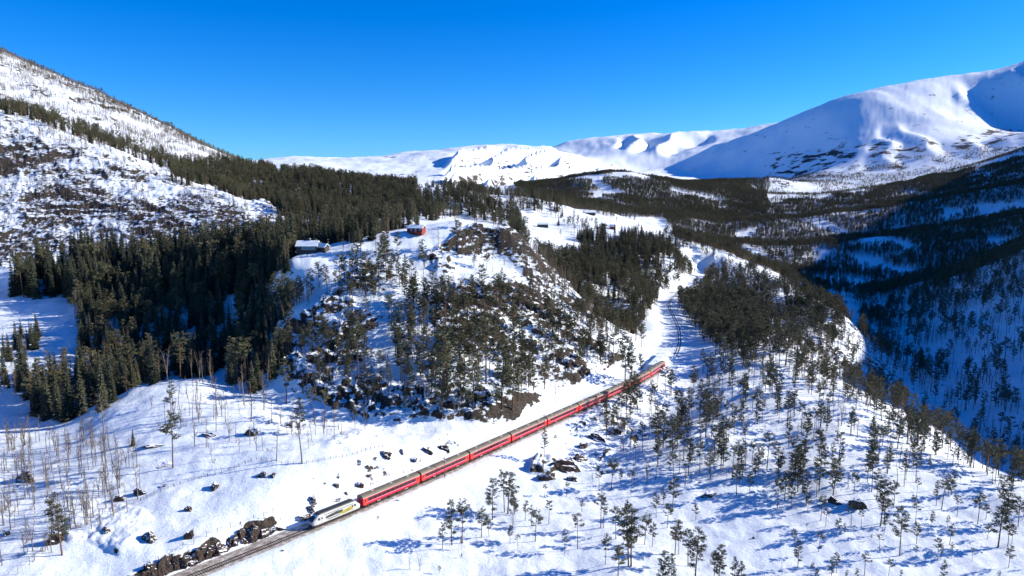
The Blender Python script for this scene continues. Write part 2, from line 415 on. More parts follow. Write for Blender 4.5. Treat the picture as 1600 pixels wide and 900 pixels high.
# what hides what: for every column the lowest line of sight that clears the ground up to each row
TAN = (Z - CAM_H) / YY
HOR = np.maximum.accumulate(TAN, axis=0)
def horizon(X, Y):
    fi = np.interp(Y, ROWS_Y, np.arange(len(ROWS_Y))) - 1
    fj = np.interp(X / Y, COLS_U, np.arange(len(COLS_U)))
    return HOR[np.clip(np.floor(fi).astype(int), 0, len(ROWS_Y) - 1), np.clip(np.round(fj).astype(int), 0, len(COLS_U) - 1)]
def ground_hit(px, py):
    """first point of the ground seen at a picture position"""
    v = (py - H / 2) / F
    fwd = CP - v * SP
    u = (px - W / 2) / F / fwd
    e = -(SP + v * CP) / fwd
    j = int(round(np.interp(u, COLS_U, np.arange(len(COLS_U)))))
    col = TAN[:, j]
    i = int(np.argmax(col > e))
    if i == 0:
        return None
    t = (e - col[i - 1]) / (col[i] - col[i - 1])
    Y = ROWS_Y[i - 1] + t * (ROWS_Y[i] - ROWS_Y[i - 1])
    return (u * Y, Y, height1(u * Y, Y))

# ---------------------------------------------------------------- materials
def new_mat(name):
    m = bpy.data.materials.new(name)
    m.use_nodes = True
    nt = m.node_tree
    b = nt.nodes['Principled BSDF']
    return m, nt, b
def N(nt, t, **kw):
    nd = nt.nodes.new(t)
    for k_, v_ in kw.items():
        setattr(nd, k_, v_)
    return nd
def ramp(nt, src, p0, c0, p1, c1, extra=()):
    r = N(nt, 'ShaderNodeValToRGB')
    e = r.color_ramp.elements
    e[0].position, e[0].color = p0, (*c0, 1)
    e[1].position, e[1].color = p1, (*c1, 1)
    for p, c in extra:
        q = e.new(p); q.color = (*c, 1)
    nt.links.new(src, r.inputs[0])
    return r.outputs[0]
def plain(name, col, rough=0.6, metal=0.0, var=0.15, scale=1.5):
    m, nt, b = new_mat(name)
    tc = N(nt, 'ShaderNodeTexCoord')
    nz = N(nt, 'ShaderNodeTexNoise'); nz.inputs['Scale'].default_value = scale; nz.inputs['Detail'].default_value = 5
    nt.links.new(tc.outputs['Object'], nz.inputs['Vector'])
    lo = tuple(c * (1 - var) for c in col); hi = tuple(min(1, c * (1 + var)) for c in col)
    nt.links.new(ramp(nt, nz.outputs['Fac'], .3, lo, .7, hi), b.inputs['Base Color'])
    b.inputs['Roughness'].default_value = rough
    b.inputs['Metallic'].default_value = metal
    return m

def ground_material():
    m, nt, b = new_mat('snowy_ground')
    L = nt.links.new
    geo = N(nt, 'ShaderNodeNewGeometry')
    at = N(nt, 'ShaderNodeAttribute', attribute_name='rocky')
    ad_ = N(nt, 'ShaderNodeAttribute', attribute_name='scale')
    def math_(op, a, b2=None, c=None):
        nd = N(nt, 'ShaderNodeMath', operation=op)
        for i, s in enumerate((a, b2, c)):
            if s is None: continue
            if isinstance(s, (int, float)): nd.inputs[i].default_value = s
            else: L(s, nd.inputs[i])
        return nd.outputs[0]
    def noise(scale, detail, rough, stretch=(1, 1, 1), src=None):
        mp = N(nt, 'ShaderNodeMapping'); mp.inputs['Scale'].default_value = tuple(scale * s for s in stretch)
        L(geo.outputs['Position'], mp.inputs['Vector'])
        nz = N(nt, 'ShaderNodeTexNoise'); nz.inputs['Scale'].default_value = 1; nz.inputs['Detail'].default_value = detail; nz.inputs['Roughness'].default_value = rough
        L(mp.outputs[0], nz.inputs['Vector'])
        return nz.outputs['Fac']
    n_near = noise(.30, 7, .62, (1, .8, 2.0))
    n_far = noise(.065, 8, .70, (1, .8, 2.0))
    n_vfar = noise(.011, 9, .70, (1, .5, 3.0))
    mix1 = N(nt, 'ShaderNodeMix'); L(ad_.outputs['Color'], mix1.inputs[0]) if False else None
    sepc = N(nt, 'ShaderNodeSeparateColor'); L(ad_.outputs['Color'], sepc.inputs[0])
    def mixf(f, a, b2):
        nd = N(nt, 'ShaderNodeMix'); L(f, nd.inputs[0]); L(a, nd.inputs[2]); L(b2, nd.inputs[3]); return nd.outputs[0]
    nn = mixf(sepc.outputs[1], mixf(sepc.outputs[0], n_near, n_far), n_vfar)
    sep = N(nt, 'ShaderNodeSeparateXYZ'); L(geo.outputs['Normal'], sep.inputs[0])
    steep = math_('SUBTRACT', 0.86, sep.outputs['Z'])          # > 0 on steep faces
    steep = math_('MAXIMUM', steep, -0.12)
    steep = math_('MULTIPLY', steep, math_('SUBTRACT', 1.0, math_('MULTIPLY', sepc.outputs[1], .85)))
    steep = math_('MULTIPLY', steep, math_('ADD', math_('MULTIPLY', at.outputs['Fac'], .85), .25))
    rockv = math_('MULTIPLY', at.outputs['Fac'], 0.30)
    s = math_('ADD', math_('ADD', nn, rockv), steep)
    fac = math_('MULTIPLY', math_('SUBTRACT', s, 0.725), 16)
    fac = N(nt, 'ShaderNodeClamp'); L(math_('MULTIPLY', math_('SUBTRACT', s, 0.725), 16), fac.inputs[0])
    rc = noise(.9, 7, .75)
    rock = ramp(nt, rc, .34, (.012, .010, .009), .70, (.125, .098, .070), [(.5, (.045, .036, .028))])
    sn = noise(.05, 4, .5)
    snow = ramp(nt, sn, .3, (.74, .82, .87), .7, (.82, .88, .91))
    mx = N(nt, 'ShaderNodeMix', data_type='RGBA'); L(fac.outputs[0], mx.inputs[0]); L(snow, mx.inputs[6]); L(rock, mx.inputs[7])
    L(mx.outputs[2], b.inputs['Base Color'])
    b.inputs['Roughness'].default_value = .75
    b.inputs['Specular IOR Level'].default_value = .2
    bp = N(nt, 'ShaderNodeBump'); bp.inputs['Strength'].default_value = .8; bp.inputs['Distance'].default_value = 1.2
    bn = noise(.8, 8, .75)
    L(math_('MULTIPLY', bn, math_('ADD', math_('MULTIPLY', fac.outputs[0], .7), .42)), bp.inputs['Height'])
    L(bp.outputs[0], b.inputs['Normal'])
    return m
M_ground = ground_material()

# ---------------------------------------------------------------- object helpers
def link(o, parent=None):
    C.objects.link(o)
    if parent is not None:
        o.parent = parent
    return o
def tag(o, label=None, cat=None, group=None, kind=None):
    if label: o['label'] = label
    if cat: o['category'] = cat
    if group: o['group'] = group
    if kind: o['kind'] = kind
    return o
def mesh_from(name, verts, faces, mat=None, smooth_=False):
    me = bpy.data.meshes.new(name)
    me.from_pydata([tuple(v) for v in verts], [], faces)
    if mat: me.materials.append(mat)
    if smooth_:
        me.polygons.foreach_set('use_smooth', [True] * len(me.polygons))
    me.update()
    return me
def grid_mesh(name, V, nr, nc, mat):
    me = bpy.data.meshes.new(name)
    me.vertices.add(nr * nc)
    me.vertices.foreach_set('co', V.astype(np.float32).ravel())
    idx = np.arange(nr * nc).reshape(nr, nc)
    q = np.stack([idx[:-1, :-1], idx[:-1, 1:], idx[1:, 1:], idx[1:, :-1]], -1).reshape(-1, 4)
    me.loops.add(q.size)
    me.loops.foreach_set('vertex_index', q.ravel().astype(np.int32))
    me.polygons.add(len(q))
    me.polygons.foreach_set('loop_start', (np.arange(len(q)) * 4).astype(np.int32))
    me.polygons.foreach_set('use_smooth', np.ones(len(q), bool))
    me.update(calc_edges=True)
    me.materials.append(mat)
    return me

# ---------------------------------------------------------------- ground
nr, nc = XX.shape
gm = grid_mesh('snowy_ground', np.stack([XX, YY, Z], -1).reshape(-1, 3), nr, nc, M_ground)
a_ = gm.attributes.new('rocky', 'FLOAT', 'POINT'); a_.data.foreach_set('value', RK.astype(np.float32).ravel())
sca = np.zeros((nr, nc, 4), np.float32); sca[..., 0] = smooth(420, 1100, YY); sca[..., 1] = smooth(2600, 4500, YY); sca[..., 3] = 1
a_ = gm.attributes.new('scale', 'FLOAT_COLOR', 'POINT'); a_.data.foreach_set('color', sca.ravel())
ground = link(bpy.data.objects.new('ground', gm)); tag(ground, kind='structure')

# ---------------------------------------------------------------- small mesh builders
def thing(name, label, cat, loc=(0, 0, 0), rz=0.0, group=None, px=None):
    o = link(bpy.data.objects.new(name, None)); o.empty_display_size = .5
    o.location = loc; o.rotation_euler = (0, 0, rz)
    return tag(o, label, cat, group)
def box_mesh(name, x0, x1, y0, y1, z0, z1, mat, bevel=0.0):
    bm = bmesh.new(); bmesh.ops.create_cube(bm, size=1)
    for v in bm.verts:
        v.co = (x0 + (v.co.x + .5) * (x1 - x0), y0 + (v.co.y + .5) * (y1 - y0), z0 + (v.co.z + .5) * (z1 - z0))
    if bevel:
        bmesh.ops.bevel(bm, geom=bm.edges[:], offset=bevel, segments=1, affect='EDGES')
    me = bpy.data.meshes.new(name); bm.to_mesh(me); bm.free(); me.materials.append(mat); return me
def part(name, me, parent, loc=None, rot=None):
    o = link(bpy.data.objects.new(name, me), parent)
    if loc: o.location = loc
    if rot: o.rotation_euler = rot
    return o
def join_boxes(name, boxes, mat):
    vs_, fs = [], []
    for (x0, x1, y0, y1, z0, z1) in boxes:
        i = len(vs_)
        vs_ += [(x0, y0, z0), (x1, y0, z0), (x1, y1, z0), (x0, y1, z0), (x0, y0, z1), (x1, y0, z1), (x1, y1, z1), (x0, y1, z1)]
        fs += [(i, i + 3, i + 2, i + 1), (i + 4, i + 5, i + 6, i + 7), (i, i + 1, i + 5, i + 4), (i + 1, i + 2, i + 6, i + 5), (i + 2, i + 3, i + 7, i + 6), (i + 3, i, i + 4, i + 7)]
    return mesh_from(name, vs_, fs, mat)
def tube_mesh(name, paths, mat, n=5):
    vs_, fs = [], []
    for pts_, rads in paths:
        base = len(vs_)
        if isinstance(rads, (int, float)): rads = [rads] * len(pts_)
        for i, (p, r_) in enumerate(zip(pts_, rads)):
            p = Vector(p); d = (Vector(pts_[min(i + 1, len(pts_) - 1)]) - Vector(pts_[max(i - 1, 0)])).normalized()
            a = d.cross(Vector((1, 0, 0)) if abs(d.x) < .8 else Vector((0, 1, 0))).normalized(); b = d.cross(a)
            for k_ in range(n):
                t = 2 * math.pi * k_ / n
                vs_.append(p + a * (r_ * math.cos(t)) + b * (r_ * math.sin(t)))
        for i in range(len(pts_) - 1):
            for k_ in range(n):
                fs.append((base + i * n + k_, base + i * n + (k_ + 1) % n, base + (i + 1) * n + (k_ + 1) % n, base + (i + 1) * n + k_))
        fs.append(tuple(base + (len(pts_) - 1) * n + k_ for k_ in range(n)))
    return mesh_from(name, vs_, fs, mat)

M_rail = plain('rail_steel', (.07, .055, .045), .45, .6)
M_ballast, _nt, _b = new_mat('snowy_ballast')
_g = N(_nt, 'ShaderNodeNewGeometry'); _n1 = N(_nt, 'ShaderNodeTexNoise'); _n1.inputs['Scale'].default_value = .55; _n1.inputs['Detail'].default_value = 8; _n1.inputs['Roughness'].default_value = .75
_nt.links.new(_g.outputs['Position'], _n1.inputs['Vector'])
_nt.links.new(ramp(_nt, _n1.outputs['Fac'], .34, (.16, .135, .11), .62, (.66, .63, .58), [(.5, (.36, .32, .27))]), _b.inputs['Base Color']); _b.inputs['Roughness'].default_value = .9
M_wood = plain('sleeper_wood', (.10, .08, .065), .8)
M_red = plain('coach_red', (.56, .008, .035), .35, 0, .06)
M_door = plain('door_orange_red', (.80, .050, .012), .35, 0, .05)
M_band = plain('window_band_maroon', (.085, .012, .020), .3, 0, .15)
M_glass = plain('dark_glass', (.022, .016, .020), .12, 0, .3)
M_stripe = plain('pink_stripe', (.80, .33, .42), .4, 0, .05)
M_tan = plain('roof_tan', (.17, .145, .10), .6, 0, .22, .8)
M_gutter = plain('roof_edge_cream', (.50, .48, .42), .5, 0, .1)
M_dark = plain('underframe_black', (.022, .020, .020), .7, 0, .3)
M_grey = plain('equipment_grey', (.22, .21, .20), .6, 0, .2)
M_white = plain('locomotive_white', (.56, .55, .50), .35, 0, .05)
M_lroof = plain('locomotive_roof', (.030, .034, .034), .5, 0, .3)
M_green = plain('livery_green', (.040, .055, .035), .4, 0, .4, 1.2)
M_yellow = plain('livery_yellow', (.36, .29, .035), .4, 0, .35, 1.4)
M_louvre = plain('louvre_dark', (.04, .04, .045), .6, 0, .2)
M_galv = plain('galvanised_steel', (.16, .15, .145), .5, .5, .2)
M_snow = plain('packed_snow', (.78, .85, .89), .75, 0, .05, .6)
M_redwood = plain('red_planks', (.22, .026, .014), .75, 0, .2)
M_darkwood = plain('dark_planks', (.050, .042, .038), .8, 0, .25)
M_pane = plain('window_pane', (.14, .24, .36), .1, 0, .2)
M_trim = plain('white_trim', (.62, .61, .58), .6, 0, .08)
M_post = plain('fence_wood', (.13, .095, .07), .85, 0, .3)
M_brick = plain('chimney_stone', (.26, .22, .19), .8, 0, .2)

# ---------------------------------------------------------------- railway
rt = link(bpy.data.objects.new('railway', None)); tag(rt, kind='structure')
sr = np.arange(0, tlen[-1] - 1, 2.0)
def ribbon(offs, name, mat, parent, jitter=0.0, s0=0, s1=None):
    """a strip along the line; offs = list of (sideways, height), + = uphill side"""
    vs_, fs = [], []
    ss = sr[(sr >= s0) & (sr <= (s1 or 1e9))]
    for i, s_ in enumerate(ss):
        x, y, h_ = track_at(s_)
        for j, (o_, z_) in enumerate(offs):
            jj = jitter * float(gnoise(np.array([s_ / 5.0]), np.array([j * 9.1]))[0]) if j in (0, len(offs) - 1) else 0
            vs_.append((x - math.sin(h_) * (o_ + jj), y + math.cos(h_) * (o_ + jj), z_))
    m_ = len(offs)
    for i in range(len(ss) - 1):
        for j in range(m_ - 1):
            fs.append((i * m_ + j, i * m_ + j + 1, (i + 1) * m_ + j + 1, (i + 1) * m_ + j)[::-1])
    return part(name, mesh_from(name, vs_, fs, mat), parent)
ribbon([(-2.5, -.10), (-2.0, .02), (2.0, .02), (2.6, -.02), (4.4, -.06), (4.8, -.16)], 'ballast', M_ballast, rt, .5, 0, 118)
ribbon([(-2.3, -.16), (-1.6, .015), (1.6, .015), (2.3, -.16)], 'ballast', M_ballast, rt, .5, 118, 290)
ribbon([(-2.3, -.16), (-1.6, .02), (1.6, .02), (2.3, -.16)], 'ballast', M_snow, rt, .5, 290)
for sd in (-1, 1):
    ribbon([(sd * .76 - .42, .03), (sd * .76 + .42, .03)], 'rail_groove', M_ballast, rt, 0, 290)
for sd in (-1, 1):
    ribbon([(sd * .76 - .075, .02), (sd * .76 - .06, .24), (sd * .76 + .06, .24), (sd * .76 + .075, .02)], 'rail', M_rail, rt)
sl_v, sl_f = [], []
for s_ in np.arange(1, 150, .65):
    x, y, h_ = track_at(s_)
    i = len(sl_v); c, sn_ = math.cos(h_), math.sin(h_)
    for dx, dy in ((-.12, -1.25), (.12, -1.25), (.12, 1.25), (-.12, 1.25)):
        sl_v.append((x + c * dx - sn_ * dy, y + sn_ * dx + c * dy, .045))
    for q in range(4): sl_v.append((sl_v[i + q][0], sl_v[i + q][1], -.05))
    sl_f += [(i, i + 1, i + 2, i + 3), (i + 4, i + 5, i + 1, i), (i + 5, i + 6, i + 2, i + 1), (i + 6, i + 7, i + 3, i + 2), (i + 7, i + 4, i, i + 3)]
tag(part('sleepers', mesh_from('sleepers', sl_v, sl_f, M_wood), rt), kind='stuff')

def nearest_s(px, py):
    x, y, _ = on_plane(px, py)
    return float(tlen[np.argmin(np.hypot(track[:, 0] - x, track[:, 1] - y))])
s_front = nearest_s(484, 828); s_j = nearest_s(563, 796); s_end = nearest_s(1041, 575.5)
NC = 9
pitch_c = (s_end - s_j) / NC
RT = .24                                              # top of rail

# ---- a coach
CL, CW = pitch_c - .7, 1.55                            # body length, half width
def coach_body():
    vs_, fs = [], []
    prof = [(-CW + .10, .95), (-CW, 1.25), (-CW, 3.35), (CW, 3.35), (CW, 1.25), (CW - .10, .95)]
    for x in (-CL / 2, CL / 2):
        for (y, z_) in prof: vs_.append((x, y, z_))
    n_ = len(prof)
    for j in range(n_): fs.append((j, (j + 1) % n_, n_ + (j + 1) % n_, n_ + j))
    fs += [tuple(range(n_))[::-1], tuple(range(n_, 2 * n_))]
    return mesh_from('coach_body', vs_, fs, M_red)
def coach_roof():
    vs_, fs = [], []
    prof = [(CW * .985 * math.cos(t), 3.42 + .78 * math.sin(t) ** .8) for t in [math.pi * k_ / 12 for k_ in range(13)]]
    n_ = len(prof)
    for x in (-CL / 2 + .03, CL / 2 - .03):
        for (y, z_) in prof: vs_.append((x, y, z_))
    for j in range(n_ - 1): fs.append((j, j + 1, n_ + j + 1, n_ + j))
    fs += [tuple(range(n_))[::-1], tuple(range(n_, 2 * n_))]
    return mesh_from('coach_roof', vs_, fs, M_tan)
cm = {'body': coach_body(), 'roof': coach_roof(),
      'roof_edge': join_boxes('roof_edge', [(-CL / 2, CL / 2, sd * CW - (.04 if sd > 0 else .03), sd * CW + (.03 if sd > 0 else .04), 3.34, 3.52) for sd in (-1, 1)], M_gutter),
      'window_band': join_boxes('window_band', [(-CL / 2 + 2.0, CL / 2 - 2.0, sd * CW - .02, sd * CW + .02, 2.05, 3.05) for sd in (-1, 1)], M_band),
      'stripe': join_boxes('stripe', [(-CL / 2 + 1.5, CL / 2 - 1.5, sd * CW - .015, sd * CW + .015, 1.72, 1.86) for sd in (-1, 1)], M_stripe),
      'underframe': join_boxes('underframe', [(-CL / 2 + .2, CL / 2 - .2, -1.2, 1.2, .72, .96), (-4.5, -2.2, -1.42, 1.42, .42, .95), (-1.4, 1.2, -1.42, 1.42, .38, .95), (2.1, 4.6, -1.42, 1.42, .45, .95)], M_dark),
      'gangway': box_mesh('gangway', CL / 2 - .02, CL / 2 + .66, -1.15, 1.15, 1.0, 3.6, M_dark, .08),
      'window': box_mesh('window', -.62, .62, -.02, .02, 2.14, 2.92, M_glass),
      'door': join_boxes('door', [(-.55, .55, -.035, .035, 1.02, 3.28)], M_door),
      'door_glass': join_boxes('door_glass', [(-.26, .26, -.05, .05, 2.1, 2.85)], M_glass),
      'bogie': join_boxes('bogie', [(-1.5, 1.5, sd * 1.05 - .12, sd * 1.05 + .12, .50, .80) for sd in (-1, 1)] + [(-.3, .3, -1.05, 1.05, .48, .76)], M_dark),
      'equipment_box': join_boxes('equipment_box', [(-.7, .7, -.05, .05, .5, .9)], M_grey),
      'vent': box_mesh('vent', -.5, .5, -.35, .35, 4.12, 4.30, M_gutter, .05)}
_wv, _wf = [], []
for k_ in range(14):
    t = 2 * math.pi * k_ / 14
    _wv += [(.45 * math.cos(t), -.07, .45 * math.sin(t)), (.45 * math.cos(t), .07, .45 * math.sin(t))]
for k_ in range(14):
    a_i, b_i = 2 * k_, 2 * ((k_ + 1) % 14)
    _wf.append((a_i, b_i, b_i + 1, a_i + 1))
_wf += [tuple(range(0, 28, 2)), tuple(range(1, 28, 2))[::-1]]
cm['wheel'] = mesh_from('wheel', _wv, _wf, M_rail)
ORD = ['first', 'second', 'third', 'fourth', 'fifth', 'sixth', 'seventh', 'eighth', 'ninth']
EXTRA = ['coupled right behind the white locomotive', 'with a catenary mast standing in front of it', 'ahead of the lone trackside pine', 'on the straight above the shaded boulders', 'partly behind the bank of trees',
         'half hidden by the pines on the bank', 'mostly covered by dark pines', 'where the line starts to bend', 'last of the train']
for c in range(NC):
    s_c = s_j + (c + .5) * pitch_c
    x, y, h_ = track_at(s_c)
    xa, ya, _ = track_at(s_c - CL * .36); xb, yb, _ = track_at(s_c + CL * .36)
    t = thing('passenger_coach', 'red passenger coach, %s behind the locomotive, %s' % (ORD[c], EXTRA[c]), 'railway coach', ((xa + xb) / 2, (ya + yb) / 2, RT), math.atan2(yb - ya, xb - xa), 'red coaches of the train')
    for nm in ('body', 'roof', 'roof_edge', 'window_band', 'stripe', 'underframe'):
        part(nm, cm[nm], t)
    if c < NC - 1: part('gangway', cm['gangway'], t)
    nwin = 11
    for sd in (-1, 1):
        if sd == 1 and c > 1: continue                 # the far side is out of sight beyond the second coach
        for k_ in range(nwin):
            xx = -CL / 2 + 2.95 + k_ * (CL - 5.9) / (nwin - 1)
            part('window', cm['window'], t, (xx, sd * (CW + .012), 0))
        for xx in (-CL / 2 + .95, CL / 2 - .95):
            dd = part('door', cm['door'], t, (xx, sd * CW, 0))
            part('door_glass', cm['door_glass'], dd, (0, 0, 0))
        for xx in (-5.6, 6.0): part('equipment_box', cm['equipment_box'], t, (xx, sd * 1.38, 0))
    for xx in (-CL / 2 + 3.2, CL / 2 - 3.2):
        b_ = part('bogie', cm['bogie'], t, (xx, 0, 0))
        for wx in (-1.15, 1.15):
            for sd in (-1, 1): part('wheel', cm['wheel'], b_, (wx, sd * .78, .45))
    for xx in (-CL * .3, 0.5, CL * .32): part('vent', cm['vent'], t, (xx, 0, 0))

# ---- the locomotive: nose towards -x
LL = s_j - s_front - .6
xm_, ym_, hh_ = track_at((s_j + s_front) / 2 - .2)
loco = thing('locomotive', 'white electric locomotive with black roof and green and yellow side livery leading the train', 'locomotive', (xm_, ym_, RT), hh_)
def loft(name, secs, mat, smooth_=False):
    vs_, fs = [], []; n_ = len(secs[0])
    for s_ in secs: vs_ += s_
    for i in range(len(secs) - 1):
        for j in range(n_): fs.append((i * n_ + j, i * n_ + (j + 1) % n_, (i + 1) * n_ + (j + 1) % n_, (i + 1) * n_ + j))
    fs += [tuple(range(n_))[::-1], tuple(range((len(secs) - 1) * n_, len(secs) * n_))]
    return mesh_from(name, vs_, fs, mat, smooth_)
def loco_sec(x, hw, top, slope=0.0):
    # bottom, waist, shoulder: the upper part may lean back (nose)
    return [(x, -hw + .1, .85), (x, -hw, 1.1), (x, -hw, 1.95), (x + slope * .8, -hw * .97, min(3.0, top - .35)), (x + slope, -hw * .86, top), (x + slope, hw * .86, top), (x + slope * .8, hw * .97, min(3.0, top - .35)), (x, hw, 1.95), (x, hw, 1.1), (x, hw - .1, .85)]
half = LL / 2
secs = [loco_sec(-half, 1.05, 3.30, 1.35), loco_sec(-half + .35, 1.32, 3.48, 1.25), loco_sec(-half + 1.1, 1.50, 3.62, .9), loco_sec(-half + 2.4, 1.52, 3.66, 0)]
secs += [loco_sec(-x_, w_, t_, -s_) for x_, w_, t_, s_ in ((-half + 2.4, 1.52, 3.66, 0), (-half + 1.1, 1.50, 3.62, .9), (-half + .35, 1.32, 3.48, 1.25), (-half, 1.05, 3.30, 1.35))]
part('body', loft('locomotive_body', secs, M_white), loco)
rf = [[(x_, -w_, 3.55), (x_, -w_ * .8, z_), (x_, w_ * .8, z_), (x_, w_, 3.55)] for x_, w_, z_ in ((-half + 1.9, 1.0, 3.72), (-half + 2.6, 1.30, 3.92), (half - 2.6, 1.30, 3.92), (half - 1.9, 1.0, 3.72))]
part('roof', loft('locomotive_roof', rf, M_lroof), loco)
part('skirt', join_boxes('skirt', [(-half + .5, half - .5, -1.40, 1.40, .35, .84)], M_dark), loco)
part('nose', join_boxes('nose_apron', [(-half - .12, -half + .25, -1.1, 1.1, .30, .95)], M_dark), loco)
# windscreens on both slanted ends
for sd in (-1, 1):
    def wp(f, y): 
        # on the sloping nose between waist (z 1.95) and brow
        z_ = 1.98 + f * 1.25
        return (sd * (half - .02 - f * 1.12), y * (1 - .08 * f), z_)
    v_ = [wp(0, -.98), wp(0, .98), wp(1, .86), wp(1, -.86)]
    v2 = [(x + sd * .05, y, z_ + .03) for x, y, z_ in v_]
    part('windscreen', mesh_from('windscreen', v_ + v2, [(0, 1, 2, 3), (4, 5, 6, 7), (0, 1, 5, 4), (1, 2, 6, 5), (2, 3, 7, 6), (3, 0, 4, 7)], M_glass), loco)
    for y in (-.8, .8): part('headlight', join_boxes('headlight', [(sd * (half + .0) - .04, sd * (half + .0) + .06, y - .16, y + .16, 1.35, 1.6)], M_trim), loco)
for sd in (-1, 1):
    yb_ = sd * 1.525
    b2 = lambda x0, x1, z0, z1, t_=.018: [(x0, x1, min(yb_, yb_ + sd * t_), max(yb_, yb_ + sd * t_), z0, z1)]
    # landscape livery: dark green forest left of centre, yellow hillside to the right
    part('livery_panel', mesh_from('livery_green', [(-4.2, yb_ + sd * .02, 1.85), (1.6, yb_ + sd * .02, 2.00), (2.0, yb_ + sd * .02, 2.72), (-.4, yb_ + sd * .02, 2.95), (-4.2, yb_ + sd * .02, 2.55)], [(0, 1, 2, 3, 4)], M_green), loco)
    part('livery_panel', mesh_from('livery_yellow', [(1.2, yb_ + sd * .022, 2.05), (.2, yb_ + sd * .022, 1.75), (2.2, yb_ + sd * .022, 1.30), (5.5, yb_ + sd * .022, 1.55), (5.6, yb_ + sd * .022, 2.75), (3.4, yb_ + sd * .022, 2.55)], [(0, 1, 2, 3, 4, 5)], M_yellow), loco)
    part('livery_stripe', join_boxes('livery_stripe', b2(-3.6, .6, 1.38, 1.60), M_green), loco)
    for k_ in range(17):
        xx = -4.6 + k_ * .62
        part('louvre', join_boxes('louvre', b2(xx, xx + .36, 3.10, 3.30), M_louvre), loco)
    for xx in (-half + 2.6, half - 3.4):
        dd = part('door', join_boxes('loco_door', b2(xx, xx + .75, 1.0, 2.95, .012), M_gutter), loco)
        part('door_glass', join_boxes('loco_door_glass', b2(xx + .18, xx + .57, 2.2, 2.8, .025), M_glass), dd)
        x2 = xx - .9 if xx < 0 else xx + .95
        part('cab_window', join_boxes('cab_window', b2(x2, x2 + .6, 2.15, 2.85, .02), M_glass), loco)
for xx in (-half + 3.6, half - 3.6):
    b_ = part('bogie', cm['bogie'], loco, (xx, 0, -.02))
    for wx in (-1.3, 1.3):
        for sd in (-1, 1): part('wheel', cm['wheel'], b_, (wx, sd * .78, .45))
pan = part('pantograph', tube_mesh('pantograph', [([(half - 4.6, y_, 3.95), (half - 3.0, y_ * .6, 4.55), (half - 4.4, y_ * .4, 5.25)], .035) for y_ in (-.5, .5)] + [([(half - 4.4, -.9, 5.27), (half - 4.4, .9, 5.27)], .045)], M_galv, 4), loco)

# ---- catenary masts and wires
MASTS = [(697, 748), (849, 674), (1014, 601), (1049, 572), (1062, 520), (1036, 493), (1052, 466), (968, 622), (768, 712)]
ms = []
mast_words = ['in front of the second red coach', 'in front of the fourth red coach', 'beside the last coaches of the train', 'behind the tail of the train', 'on the bend below the shaded snow',
              'on the inside of the far bend', 'at the top of the far bend', 'among the pines beside the sixth coach', 'between the third and second coach']
for (mpx, mpy), words in list(zip(MASTS, mast_words))[:8]:
    s_ = nearest_s(mpx, mpy); x, y, h_ = track_at(s_); ms.append(s_)
    side = -1
    bx, by = x - math.sin(h_) * side * 3.3, y + math.cos(h_) * side * 3.3
    z_ = height1(bx, by)
    t = thing('catenary_mast', 'slim grey overhead line mast %s' % words, 'mast', (bx, by, z_), h_, 'overhead line masts along the railway')
    part('pole', tube_mesh('mast_pole', [([(0, 0, -.3), (0, 0, 7.6 - z_)], [.13, .09])], M_galv, 6), t)
    part('bracket', tube_mesh('mast_bracket', [([(0, 0, 7.0 - z_), (0, 3.3, 6.7 - z_)], .04), ([(0, 0, 5.6 - z_), (0, 2.9, 5.9 - z_)], .035), ([(0, 2.4, 6.8 - z_), (0, 3.3, 5.55 - z_)], .03)], M_galv, 4), t)
    part('insulator', tube_mesh('insulator', [([(0, .15, 6.98 - z_), (0, .7, 6.93 - z_)], .09), ([(0, .15, 5.62 - z_), (0, .6, 5.66 - z_)], .09)], M_wood, 6), t)
cw = thing('overhead_wire', 'thin overhead contact wire hanging above the whole railway line', 'overhead line')
wps, wps2 = [], []
sup = sorted(ms)
for s_ in np.arange(2, tlen[-1] - 2, 6.0):
    x, y, h_ = track_at(s_); wps.append((x, y, 5.55))
    j = np.searchsorted(sup, s_); a_s = sup[j - 1] if j > 0 else s_ - 25; b_s = sup[j] if j < len(sup) else s_ + 25
    f = (s_ - a_s) / max(b_s - a_s, 1); wps2.append((x, y, 6.75 - 1.0 * 4 * f * (1 - f) * .8))
part('contact_wire', tube_mesh('contact_wire', [(wps, .018)], M_dark, 4), cw)
part('messenger_wire', tube_mesh('messenger_wire', [(wps2, .015)], M_dark, 4), cw)

# ---- tunnel mouth and the dug snow bank by the tail of the train
x, y, h_ = track_at(tlen[-1] - 3)
tm_ = thing('tunnel_portal', 'dark stone tunnel mouth where the railway line ends below the crag', 'tunnel', (x, y, -.1), h_)
arc = [(math.cos(math.pi * k_ / 10), math.sin(math.pi * k_ / 10)) for k_ in range(11)]
def archring(x0, x1, r0, r1, spring, mat, name):
    vs_, fs = [], []
    for xx in (x0, x1):
        for r_ in (r0, r1):
            vs_ += [(xx, r_, 0)] + [(xx, r_ * c, spring + r_ * s_) for c, s_ in arc] + [(xx, -r_, 0)]
    n_ = 13
    for j in range(n_ - 1):
        fs += [(j, j + 1, n_ + j + 1, n_ + j), (2 * n_ + j, 3 * n_ + j, 3 * n_ + j + 1, 2 * n_ + j + 1), (j, 2 * n_ + j, 2 * n_ + j + 1, j + 1), (n_ + j, n_ + j + 1, 3 * n_ + j + 1, 3 * n_ + j)]
    return mesh_from(name, vs_, fs, mat)
part('arch', archring(-1.0, .4, 2.6, 3.6, 3.0, M_brick, 'tunnel_arch'), tm_)
part('bore', archring(.0, 14, 2.5, 2.62, 3.0, M_dark, 'tunnel_bore'), tm_)
part('bore_end', join_boxes('bore_end', [(13.5, 14, -2.7, 2.7, 0, 6)], M_dark), tm_)
